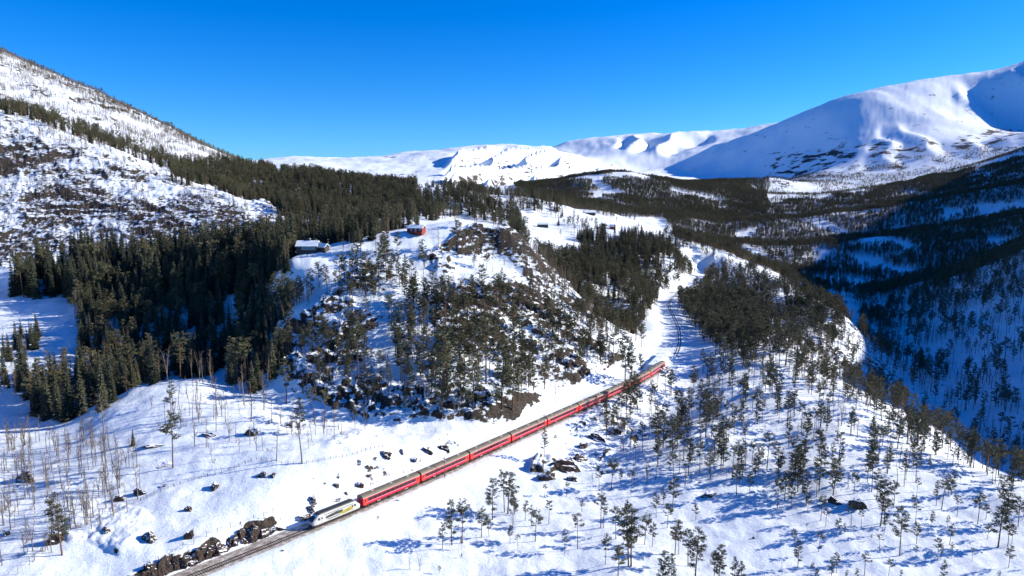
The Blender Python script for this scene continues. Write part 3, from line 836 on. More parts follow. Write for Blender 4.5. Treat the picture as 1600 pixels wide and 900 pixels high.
part('headwall', join_boxes('tunnel_headwall', [(-.4, .38, 3.5, 6.5, 0, 6.2), (-.4, .38, -6.5, -3.5, 0, 6.2), (-.4, .38, -6.5, 6.5, 6.2, 7.6)], M_brick), tm_)
a0 = Vector(on_plane(1010, 578)); a1 = Vector(on_plane(1032, 556))
d_ = (a1 - a0); L_ = d_.length; hd = math.atan2(d_.y, d_.x)
sb = thing('snow_bank', 'straight-cut snow bank with a shaded blue face beside the tail of the train', 'snow bank', (a0.x, a0.y, -.3), hd)
bv, bf = [], []
nb = 14
for i in range(nb + 1):
    xx = L_ * i / nb; hh = 3.6 + .2 * math.sin(i * 1.7) + .4 * (i / nb)
    for (yy, z_) in ((.0, 0), (-.35, hh * .6), (-.9, hh), (-4.5, hh * .96), (-8.5, hh * .45), (-11, 0)): bv.append((xx, yy + .15 * math.sin(i * 2.3), z_))
for i in range(nb):
    for j in range(5): bf.append((i * 6 + j, i * 6 + j + 1, (i + 1) * 6 + j + 1, (i + 1) * 6 + j))
bf += [(0, 1, 2, 3, 4, 5)[::-1], tuple(nb * 6 + q for q in range(6))]
part('snow', mesh_from('snow_bank', bv, bf, M_snow), sb)

# ---------------------------------------------------------------- houses
def house(name, label, cat, px, py, Lx, Wy, wall_h, roof_h, rz, wall, roof=M_snow, over=.5, wins=(), door=None, chimney=None, lift=0.0):
    q = ground_hit(px, py)
    t = thing(name, label, cat, (q[0], q[1], q[2] + lift), rz)
    hx, hy = Lx / 2, Wy / 2
    wv = [(-hx, -hy, -1.5), (hx, -hy, -1.5), (hx, hy, -1.5), (-hx, hy, -1.5), (-hx, -hy, wall_h), (hx, -hy, wall_h), (hx, hy, wall_h), (-hx, hy, wall_h), (-hx, 0, wall_h + roof_h), (hx, 0, wall_h + roof_h)]
    part('wall', mesh_from(name + '_wall', wv, [(0, 1, 5, 4), (1, 2, 6, 9, 5), (2, 3, 7, 6), (3, 0, 4, 8, 7), (0, 3, 2, 1)], wall), t)
    ox, oy = hx + over, hy + over
    dz = roof_h * over / hy
    rv_ = []
    for zz_ in (.05, .42):
        rv_ += [(-ox, -oy, wall_h - dz + zz_), (ox, -oy, wall_h - dz + zz_), (ox, 0, wall_h + roof_h + zz_), (-ox, 0, wall_h + roof_h + zz_), (ox, oy, wall_h - dz + zz_), (-ox, oy, wall_h - dz + zz_)]
    part('roof', mesh_from(name + '_roof', rv_, [(0, 3, 2, 1), (3, 5, 4, 2), (6, 7, 8, 9), (9, 8, 10, 11), (0, 1, 7, 6), (1, 2, 8, 7), (2, 4, 10, 8), (4, 5, 11, 10), (5, 3, 9, 11), (3, 0, 6, 9)], roof), t)
    for (wx, wz, ww, wh) in wins:
        f_ = part('window', join_boxes('window_frame', [(wx - ww / 2 - .1, wx + ww / 2 + .1, -hy - .05, -hy + .02, wz - .1, wz + wh + .1)], M_trim), t)
        part('pane', join_boxes('pane', [(wx - ww / 2, wx + ww / 2, -hy - .08, -hy - .04, wz, wz + wh)], M_pane), f_)
    if door: part('door', join_boxes('house_door', [(door - .5, door + .5, -hy - .06, -hy + .02, 0, 2.1)], M_trim), t)
    if chimney is not None:
        part('chimney', join_boxes('chimney', [(chimney - .35, chimney + .35, -.35, .35, wall_h + roof_h - .4, wall_h + roof_h + 1.3)], M_brick), t)
        part('chimney_cap', join_boxes('chimney_cap', [(chimney - .45, chimney + .45, -.45, .45, wall_h + roof_h + 1.31, wall_h + roof_h + 1.55)], M_snow), t)
    return t
house('farm_house', 'dark wooden house with a broad white snow-covered roof and a row of blue windows', 'house', 482, 394, 11.6, 8.0, 2.9, 2.6, R(2), M_darkwood, wins=[(-2.2, .9, 1.1, 1.3), (-.6, .9, 1.1, 1.3), (1.0, .9, 1.1, 1.3), (2.6, .9, 1.1, 1.3), (4.1, .9, 1.1, 1.3)], chimney=1.0, lift=.8)
house('shed', 'small grey shed with a snowy roof just right of the dark wooden house', 'shed', 506, 392, 4.5, 4, 2.0, 1.5, R(-25), M_darkwood, lift=.5)
cab = house('red_cabin', 'red wooden cabin with a snowy roof on the crest above the rocky hillside', 'cabin', 652, 364, 8.6, 6.2, 2.5, 1.5, R(-14), M_redwood, wins=[(-2.6, .9, 1.0, 1.0), (3.0, .9, 1.0, 1.0)], door=.2, chimney=1.2, lift=.6)
part('porch', join_boxes('porch', [(-.6, 4.6, -5.0, -3.1, -.6, -.02), (-.6, 4.6, -5.05, -4.95, .7, .82), (-.6, -.5, -5.05, -4.95, 0, .8), (4.5, 4.6, -5.05, -4.95, 0, .8), (2, 2.1, -5.05, -4.95, 0, .8)], M_redwood), cab)
house('outhouse', 'tiny dark hut just left of the red cabin at the edge of the wood', 'shed', 640, 362, 3.0, 3.0, 2.0, 1.0, R(10), M_darkwood, lift=.3)
house('barn', 'long dark barn alone in the white field in the distance', 'barn', 848, 355, 13, 6.5, 3.6, 1.8, R(4), M_darkwood)
house('far_red_house', 'small distant red house in the clearing right of the farm fields', 'house', 957, 358, 7, 6, 3.6, 2.0, R(-20), M_redwood)
house('far_snowy_house', 'distant building with a broad pale roof at the top of the farm fields', 'house', 921, 335, 16, 9, 2.8, 2.6, R(8), M_darkwood)
house('far_hut', 'small dark hut between the distant red house and the pines', 'hut', 945, 353, 5, 5, 2.6, 1.6, R(30), M_darkwood)
for (ppx, ppy, hp_, lab) in ((457, 396, 8.5, 'bare wooden utility pole just left of the dark wooden house'), (546, 384, 7.5, 'thin wooden utility pole between the dark house and the red cabin'), (317, 600, 12, 'tall wooden pole rising behind the shaded snow hump')):
    q = ground_hit(ppx, ppy)
    t = thing('utility_pole', lab, 'utility pole', (q[0], q[1], q[2] - .2), 0, 'wooden utility poles')
    part('pole', tube_mesh('utility_pole', [([(0, 0, 0), (0, 0, hp_)], [.16, .10])], M_galv, 6), t)
    part('crossarm', join_boxes('crossarm', [(-.8, .8, -.06, .06, hp_ - .7, hp_ - .58)], M_wood), t)
q = ground_hit(1338, 612)
t = thing('power_line_frame', 'wooden H-shaped power line pole on the rim of the gorge', 'power pole', (q[0], q[1], q[2] - .2), R(10))
for sx_ in (-1.6, 1.6): part('pole', tube_mesh('frame_pole', [([(sx_, 0, 0), (sx_, 0, 12)], [.17, .12])], M_galv, 6), t)
part('crossarm', join_boxes('frame_crossarm', [(-2.8, 2.8, -.08, .08, 11.1, 11.35)], M_wood), t)

# ---------------------------------------------------------------- fences
POST = join_boxes('fence_post', [(-.06, .06, -.06, .06, -.3, 1.15)], M_post)
TPOST = join_boxes('tall_fence_post', [(-.05, .05, -.05, .05, -.3, 1.9)], M_post)
def fence(label, line, gap, pm, hwire, zig=0.0):
    t = thing('wire_fence', label, 'fence', (0, 0, 0), 0)
    Q = [ground_hit(a, b) for a, b in line]
    Q = np.array([q_ for q_ in Q if q_])
    d = np.concatenate([[0], np.cumsum(np.hypot(*np.diff(Q[:, :2], axis=0).T))])
    wires = []
    for k_, s_ in enumerate(np.arange(0, d[-1], gap)):
        x, y = np.interp(s_, d, Q[:, 0]), np.interp(s_, d, Q[:, 1])
        x += random.gauss(0, .12); y += random.gauss(0, .12) + (zig if k_ % 2 else 0)
        z_ = height1(x, y)
        part('post', pm, t, (x, y, z_), (random.gauss(0, .06), random.gauss(0, .08), random.uniform(0, 1)))
        wires.append((x, y, z_ + hwire))
    part('wire', tube_mesh('fence_wire', [(wires, .018), ([(a, b, c - .45) for a, b, c in wires], .018)], M_post, 3), t)
fence('long wire fence of short wooden posts curving over the snow above the locomotive',
      [(187, 798), (233, 777), (287, 755), (333, 742), (367, 733), (397, 718), (417, 720), (440, 726), (467, 726), (500, 720), (540, 715), (570, 706), (600, 698)], 2.0, POST, 1.0)
fence('zigzag wire fence stepping down the snow at the lower left corner', [(30, 897), (67, 867), (95, 845), (110, 830), (147, 810), (187, 798)], 2.6, TPOST, 1.7, .9)
fence('short wire fence along the top of the brown rock cutting', [(225, 898), (260, 877), (287, 857), (313, 847), (350, 830), (383, 823), (420, 808), (452, 800)], 3.4, TPOST, 1.7, .7)

# ---------------------------------------------------------------- boulders
M_rock, _nt, _b = new_mat('boulder_rock')
_g = N(_nt, 'ShaderNodeNewGeometry'); _sp = N(_nt, 'ShaderNodeSeparateXYZ'); _nt.links.new(_g.outputs['Normal'], _sp.inputs[0])
_n1 = N(_nt, 'ShaderNodeTexNoise'); _n1.inputs['Scale'].default_value = .9; _n1.inputs['Detail'].default_value = 7; _n1.inputs['Roughness'].default_value = .65
_nt.links.new(_g.outputs['Position'], _n1.inputs['Vector'])
_rc = ramp(_nt, _n1.outputs['Fac'], .3, (.012, .008, .006), .75, (.095, .058, .040), [(.5, (.036, .022, .016))])
_ma = N(_nt, 'ShaderNodeMath', operation='MULTIPLY_ADD'); _nt.links.new(_n1.outputs['Fac'], _ma.inputs[0]); _ma.inputs[1].default_value = .35; _nt.links.new(_sp.outputs['Z'], _ma.inputs[2])
_sf = ramp(_nt, _ma.outputs[0], .98, (0, 0, 0), 1.0, (1, 1, 1))
_cl = N(_nt, 'ShaderNodeMapRange'); _cl.inputs[1].default_value = .80; _cl.inputs[2].default_value = .86; _nt.links.new(_ma.outputs[0], _cl.inputs[0])
_mx = N(_nt, 'ShaderNodeMix', data_type='RGBA'); _nt.links.new(_cl.outputs[0], _mx.inputs[0]); _nt.links.new(_rc, _mx.inputs[6]); _mx.inputs[7].default_value = (.84, .85, .87, 1)
_nt.links.new(_mx.outputs[2], _b.inputs['Base Color']); _b.inputs['Roughness'].default_value = .85
def boulder_mesh(seed, w_, d_, h_):
    bm = bmesh.new(); bmesh.ops.create_icosphere(bm, subdivisions=4, radius=1)
    r = random.Random(seed)
    planes = [(Vector((r.gauss(0, 1), r.gauss(0, 1), r.gauss(0, .55))).normalized(), r.uniform(.35, .80)) for _ in range(13)]
    co = np.array([v.co[:] for v in bm.verts])
    nz = fbm(co[:, 0] * 1.9 + seed + co[:, 2] * .8, co[:, 1] * 1.9 + co[:, 2] * 1.7, seed, 4, .65)
    for v, q in zip(bm.verts, nz):
        for n_, d2 in planes:
            e_ = v.co.dot(n_) - d2
            if e_ > 0: v.co -= n_ * e_ * .97
        v.co += v.co.normalized() * (.15 * q)
        v.co.x *= w_ / 2 * 1.15; v.co.y *= d_ / 2 * 1.15; v.co.z = v.co.z * h_ * .80 + h_ * .02
    me = bpy.data.meshes.new('boulder'); bm.to_mesh(me); bm.free(); me.materials.append(M_rock)
    return me
rcut = thing('rock_cutting', 'ragged reddish brown rock cutting beside the rails in front of the locomotive', 'rock cutting', (*track_at(20)[:2], 0))
_sc = np.arange(4, S_CUT - 1, 2.1)
for k_, s_ in enumerate(_sc):
    x, y, h_ = track_at(s_)
    o_ = 5.9 + random.uniform(-.3, 1.0)
    bx, by = x - math.sin(h_) * o_, y + math.cos(h_) * o_
    hh_ = random.uniform(3.2, 5.2) * (1 - .45 * (s_ > S_CUT - 9))
    part('rock', boulder_mesh(500 + k_, random.uniform(4.0, 5.6), random.uniform(2.4, 3.6), hh_), rcut, (bx - rcut.location.x, by - rcut.location.y, random.uniform(.5, 1.1)), (0, 0, h_ + random.uniform(-.3, .3)))
BOULDERS = [(80, 853, 24, 26, 'big pale grey boulder behind the lone pine at lower left'), (230, 848, 26, 20, 'dark rounded boulder in the middle of the open snow slope'), (294, 842, 15, 28, 'tall narrow dark rock standing on the snow slope'),
  (293, 799, 11, 14, 'small greenish brown rock high on the open snow slope'), (160, 835, 14, 16, 'small reddish rock left of the dark rounded boulder'), (408, 746, 18, 16, 'jagged brown rock below the curving fence'),
  (424, 747, 14, 18, 'brown rock with a thin snow rim beside the jagged one'), (332, 767, 15, 15, 'split brown rock below the long fence'), (213, 776, 24, 17, 'cluster of brown rocks at the foot of the bare trees'),
  (255, 761, 14, 9, 'low brown stone just above the long fence'), (183, 785, 16, 14, 'dark wedge of rock under a bare tree near the fence'), (35, 754, 40, 24, 'broad rugged dark outcrop among the bare trees at left'), (8, 838, 14, 12, 'little brown rock at the left edge of the snow'),
  (325, 684, 26, 11, 'flat dark rock ledge below the snow hump'), (392, 681, 30, 15, 'rough brown ledge on the slope behind the fence'), (450, 669, 20, 13, 'small brown ledge at the foot of the rocky hillside'),
  (233, 701, 36, 8, 'long thin dark ledge beside the little spruce'), (250, 729, 34, 7, 'long thin brown ledge left of the big lone pine'), (598, 714, 38, 13, 'long dark rock in the snow above the first coach'),
  (626, 710, 14, 11, 'round dark rock beside the long dark rock'), (524, 762, 14, 10, 'small round rock with blue shadow above the locomotive'), (558, 726, 12, 9, 'small dark rock left of the forked rock'), (571, 734, 14, 11, 'forked dark rock high above the first coach'),
  (645, 721, 20, 7, 'flat dark rock just above the second coach'), (665, 708, 28, 13, 'rugged dark rock right above the second coach'), (690, 704, 20, 15, 'spiky brown rock near the second coach roof'),
  (486, 789, 20, 17, 'brown rock lump directly behind the locomotive'), (484, 802, 14, 15, 'pointed brown rock just left of the locomotive roof'), (474, 815, 30, 11, 'low brown rocks in front of the locomotive nose'),
  (560, 762, 17, 11, 'dark rock between locomotive and first coach on the slope'), (525, 784, 14, 7, 'small dark stone above the white locomotive'), (541, 775, 8, 8, 'tiny upright stone above the locomotive tail'), (621, 783, 6, 5, 'tiny stone on the snow below the first coach'),
  (856, 752, 46, 22, 'front part of the big dark boulder beside the lone trackside pine'), (884, 740, 50, 30, 'huge dark boulder below the fifth coach'), (906, 722, 34, 18, 'snow-capped back end of the huge dark boulder'),
  (892, 752, 22, 10, 'flat snowy rock below the huge dark boulder'), (930, 690, 36, 18, 'dark wet rock in the shaded hollow beside the train'), (955, 682, 34, 20, 'angular dark rock in the shaded hollow beside the train'), (912, 700, 24, 12, 'low dark rock left of the shaded hollow'),
  (1311, 790, 22, 20, 'small snow-covered boulder in shade on the pine knoll'), (1347, 798, 28, 24, 'larger snow-covered boulder in blue shade on the pine knoll'), (1140, 668, 20, 10, 'brown ledge on the pine knoll'),
  (1110, 778, 34, 11, 'low shaded rock at the upper edge of the snow meadow'), (1285, 856, 15, 6, 'small dark stone on the snow meadow at the lower right'), (1178, 842, 5, 4, 'tiny dark stone in the middle of the snow meadow'),
  (1315, 500, 30, 22, 'dark rocky knob on the rim of the gorge'), (440, 862, 5, 4, 'tiny dark stone on the snow below the rails')]
for bi_, (bx, by, bw, bh, lab) in enumerate(BOULDERS):
    q = ground_hit(bx, by)
    if q is None: continue
    sc_ = (q[1] * CP + (CAM_H - q[2]) * SP) / F
    w_, h_ = bw * sc_ * 1.15, bh * sc_ * .95
    d2 = min(w_, max(h_ * 1.2, w_ * .5))
    o = link(bpy.data.objects.new('boulder', boulder_mesh(200 + bi_, w_, d2, h_)))
    o.location = (q[0], q[1] + d2 * .35, q[2] - h_ * .12); o.rotation_euler = (0, 0, random.uniform(-.4, .4))
    tag(o, lab, 'rock', 'rocks sticking out of the snow')

# ---------------------------------------------------------------- trees: meshes
def leaf_material(name, c0, c1, rough=.7):
    m, nt, b = new_mat(name)
    oi = N(nt, 'ShaderNodeObjectInfo')
    geo = N(nt, 'ShaderNodeNewGeometry')
    nz = N(nt, 'ShaderNodeTexNoise'); nz.inputs['Scale'].default_value = .55; nz.inputs['Detail'].default_value = 3
    nt.links.new(geo.outputs['Position'], nz.inputs['Vector'])
    ad2 = N(nt, 'ShaderNodeMath', operation='ADD'); nt.links.new(nz.outputs['Fac'], ad2.inputs[0]); 
    ml = N(nt, 'ShaderNodeMath', operation='MULTIPLY'); ml.inputs[1].default_value = .55; nt.links.new(oi.outputs['Random'], ml.inputs[0]); nt.links.new(ml.outputs[0], ad2.inputs[1])
    nt.links.new(ramp(nt, ad2.outputs[0], .35, c0, 1.0, c1), b.inputs['Base Color'])
    b.inputs['Roughness'].default_value = rough
    b.inputs['Specular IOR Level'].default_value = .2
    return m
M_pine = leaf_material('pine_needles', (.038, .045, .022), (.145, .142, .075))
M_spruce = leaf_material('spruce_needles', (.020, .026, .017), (.065, .072, .042))
M_pbark = leaf_material('pine_bark', (.060, .036, .025), (.17, .095, .060))
M_sbark = leaf_material('spruce_bark', (.045, .038, .032), (.10, .082, .066))
M_birch = leaf_material('birch_bark', (.075, .058, .046), (.22, .18, .14))
M_twig = leaf_material('bare_twigs', (.070, .048, .036), (.18, .13, .09))

def tube(vs_, fs, pts_, rads, n=5):
    base = len(vs_)
    for i, (p, r) in enumerate(zip(pts_, rads)):
        p = Vector(p)
        d = (Vector(pts_[min(i + 1, len(pts_) - 1)]) - Vector(pts_[max(i - 1, 0)])).normalized()
        a = d.cross(Vector((1, 0, 0)) if abs(d.x) < .8 else Vector((0, 1, 0))).normalized(); b = d.cross(a)
        for k in range(n):
            t = 2 * math.pi * k / n
            vs_.append(p + a * (r * math.cos(t)) + b * (r * math.sin(t)))
    for i in range(len(pts_) - 1):
        for k in range(n):
            fs.append((base + i * n + k, base + i * n + (k + 1) % n, base + (i + 1) * n + (k + 1) % n, base + (i + 1) * n + k))
def rv(r, s=1.0):
    return Vector((r.gauss(0, s), r.gauss(0, s), r.gauss(0, s)))
def leaf(vs_, fs, c, size, r, flat=1.0):
    a = Vector((r.uniform(-1, 1), r.uniform(-1, 1), r.uniform(-.5, .5) * flat)).normalized() * size
    b = Vector((r.uniform(-1, 1), r.uniform(-1, 1), r.uniform(-.9, .9) * flat)).normalized() * size * .7
    i = len(vs_)
    vs_ += [c - a * .6, c + a * .6, c + b]
    fs.append((i, i + 1, i + 2))

# every tree is built 10 m tall and scaled
def pine_meshes(seed, low=.42, spread=1.0, n_br=30, sparse=1.0):
    r = random.Random(seed)
    tv, tf, cv, cf = [], [], [], []
    lean = Vector((r.uniform(-.25, .25), r.uniform(-.25, .25), 0)); ph = r.uniform(0, 6)
    def axis(t):
        return Vector((lean.x * t * t * 1.6 + .10 * math.sin(3 * t + ph), lean.y * t * t * 1.6 + .10 * math.cos(3 * t + ph), 10 * t))
    ts = [0, .03, .2, .4, .6, .8, .97]
    tube(tv, tf, [axis(t) for t in ts], [.17, .135, .12, .10, .075, .045, .012], 6)
    for k in range(n_br):
        f = (k + r.random()) / n_br
        t = low + (1 - low) * f ** .9
        if t > .985: continue
        prof = min(1.0, .45 + f * 3.5) * (1 - f) ** .62 + .05
        ln = (1.95 * spread * prof + .16) * r.uniform(.6, 1.12)
        az = r.uniform(0, 2 * math.pi)
        up = r.uniform(-.05, .30) + .35 * (f > .7)
        d = Vector((math.cos(az), math.sin(az), up))
        p0 = axis(t); p1 = p0 + d * ln * .55; p2 = p0 + d * ln + Vector((0, 0, .12 * ln))
        tube(tv, tf, [p0, p1, p2], [.038, .024, .009], 3)
        for c, rad in ((p2, .48), (p0 + d * ln * .6, .42)) if ln > .9 else ((p2, .36),):
            rad *= r.uniform(.75, 1.25)
            for _ in range(int(25 * sparse * (rad / .4) ** 2)):
                q = rv(r); q.normalize(); q *= rad * r.random() ** .4
                q.z *= .42
                leaf(cv, cf, c + q + Vector((0, 0, .05)), r.uniform(.17, .32), r)
    for _ in range(26):                                   # leader
        q = rv(r, .16); leaf(cv, cf, axis(.965) + q * (1 if q.z < 0 else .8), .18, r)
    for _ in range(5):                                    # dead snags under the crown
        t = r.uniform(low * .45, low); az = r.uniform(0, 6.3); l = r.uniform(.25, .7)
        tube(tv, tf, [axis(t), axis(t) + Vector((math.cos(az), math.sin(az), -.1)) * l], [.018, .005], 3)
    return tv, tf, cv, cf
def spruce_meshes(seed, width=1.0, n=27, low=.03):
    r = random.Random(seed)
    tv, tf, cv, cf = [], [], [], []
    tube(tv, tf, [(0, 0, 0), (0, 0, .3), (0, 0, 5), (0, 0, 9.8)], [.19, .14, .085, .012], 5)
    for k in range(n):
        f = (k + r.uniform(-.2, .2)) / n
        z = 10 * (low + (1 - low) * max(0, f)) - .05
        rad = width * (1.78 * (1 - f) ** .82 + .07) * r.uniform(.82, 1.12)
        nb = max(4, int(11 - 6 * f))
        o = r.uniform(0, 6.3)
        for j in range(nb):
            az = o + 2 * math.pi * j / nb + r.uniform(-.25, .25)
            L_ = rad * r.uniform(.68, 1.12)
            d = Vector((math.cos(az), math.sin(az), 0)); s = Vector((-d.y, d.x, 0))
            z0 = z + r.uniform(-.1, .1)
            droop = .30 * L_ + .08
            a = Vector((0, 0, z0 + .10)) + d * .04
            m1 = d * (L_ * .55) + Vector((0, 0, z0 - droop * .35))
            tip = d * L_ + Vector((0, 0, z0 - droop * .75 + .06))
            w_ = .20 * L_ + .09
            i = len(cv)
            cv += [a, m1 + s * w_ - Vector((0, 0, .16)), tip, m1 - s * w_ - Vector((0, 0, .16)), m1 + Vector((0, 0, .05))]
            cf += [(i, i + 1, i + 4), (i + 1, i + 2, i + 4), (i + 2, i + 3, i + 4), (i + 3, i, i + 4)]
            for _ in range(2):
                c = d * (L_ * r.uniform(.5, 1.0)) + s * r.uniform(-w_, w_) + Vector((0, 0, z0 - droop * .6))
                leaf(cv, cf, c, .22, r)
    return tv, tf, cv, cf
def birch_meshes(seed, n_br=15, spread=1.0, low=.35, stem=1):
    r = random.Random(seed)
    tv, tf, cv, cf = [], [], [], []
    for s_ in range(stem):
        o = Vector((r.uniform(-.25, .25), r.uniform(-.25, .25), 0)) * (s_ > 0)
        lean = Vector((r.uniform(-.9, .9), r.uniform(-.6, .6), 0)) * (1 if stem == 1 else 1.6)
        def axis(t):
            return o + Vector((lean.x * t * t + .12 * math.sin(5 * t + seed), lean.y * t * t, 9.2 * t))
        tube(tv, tf, [axis(t) for t in (0, .03, .25, .5, .75, 1)], [.17, .13, .11, .085, .05, .015], 5)
        for k in range(n_br // stem):
            t = low + (.97 - low) * (k + r.random()) / (n_br // stem)
            az = r.uniform(0, 6.3); ln = spread * (2.0 * (1 - t) + .5) * r.uniform(.6, 1.1)
            d = Vector((math.cos(az), math.sin(az), r.uniform(.7, 1.5))).normalized()
            p = axis(t); e = p + d * ln
            tube(tv, tf, [p, p + d * ln * .5 + rv(r, .05), e], [.045, .03, .012], 3)
            for _ in range(7):
                f = r.uniform(.25, 1); q = p + d * ln * f
                dd = (d + rv(r, .55)).normalized() * r.uniform(.35, .8)
                w_ = .022; side = dd.cross(Vector((0, 0, 1))).normalized() * w_
                i = len(cv)
                cv += [q - side, q + side, q + dd]
                cf.append((i, i + 1, i + 2))
                for _ in range(3):
                    g = r.uniform(.3, .95); q2 = q + dd * g; d2 = (dd.normalized() + rv(r, .6)).normalized() * r.uniform(.15, .4)
                    s2 = d2.cross(Vector((.1, .2, 1))).normalized() * .018
                    i = len(cv); cv += [q2 - s2, q2 + s2, q2 + d2]; cf.append((i, i + 1, i + 2))
    return tv, tf, cv, cf
def bush_meshes(seed):
    r = random.Random(seed); tv, tf, cv, cf = [], [], [], []
    for _ in range(9):
        az = r.uniform(0, 6.3); d = Vector((math.cos(az) * .6, math.sin(az) * .6, 1)).normalized() * r.uniform(6, 10)
        o = rv(r, .8); o.z = 0
        tube(tv, tf, [o, o + d * .5, o + d], [.13, .08, .02], 3)
        for _ in range(12):
            q = o + d * r.uniform(.3, 1); dd = (d.normalized() + rv(r, .5)).normalized() * r.uniform(1, 3)
            s = dd.cross(Vector((0, 0, 1))).normalized() * .05
            i = len(cv); cv += [q - s, q + s, q + dd]; cf.append((i, i + 1, i + 2))
    return tv, tf, cv, cf
KINDS = {'pine_tree': [], 'spruce_tree': [], 'birch_tree': [], 'bush': []}
def add_variant(kind, data, mt, mc):
    tv, tf, cv, cf = data
    KINDS[kind].append((mesh_from(kind.replace('_tree', '') + '_trunk', tv, tf, mt, True), mesh_from(kind.replace('_tree', '') + '_crown', cv, cf, mc)))
for s_, lo_, sp_, nb_, sps in ((1, .40, 1.0, 34, 1.05), (2, .52, 1.15, 28, 1.1), (3, .28, .85, 40, 1.0), (4, .60, 1.1, 20, 1.0), (5, .45, .70, 30, .9), (6, .12, .9, 46, 1.0)):
    add_variant('pine_tree', pine_meshes(s_, lo_, sp_, nb_, sps), M_pbark, M_pine)
for s_, w_, n_ in ((11, 1.0, 27), (12, .82, 30), (13, 1.15, 24)):
    add_variant('spruce_tree', spruce_meshes(s_, w_, n_), M_sbark, M_spruce)
for s_, nb_, sp_, lo_, st_ in ((21, 17, 1.0, .34, 1), (22, 10, .8, .5, 1), (23, 24, 1.15, .25, 2), (24, 7, .5, .45, 1)):
    add_variant('birch_tree', birch_meshes(s_, nb_, sp_, lo_, st_), M_birch, M_twig)
add_variant('bush', bush_meshes(31), M_twig, M_twig)
KLIST = ['pine_tree', 'spruce_tree', 'birch_tree', 'bush']

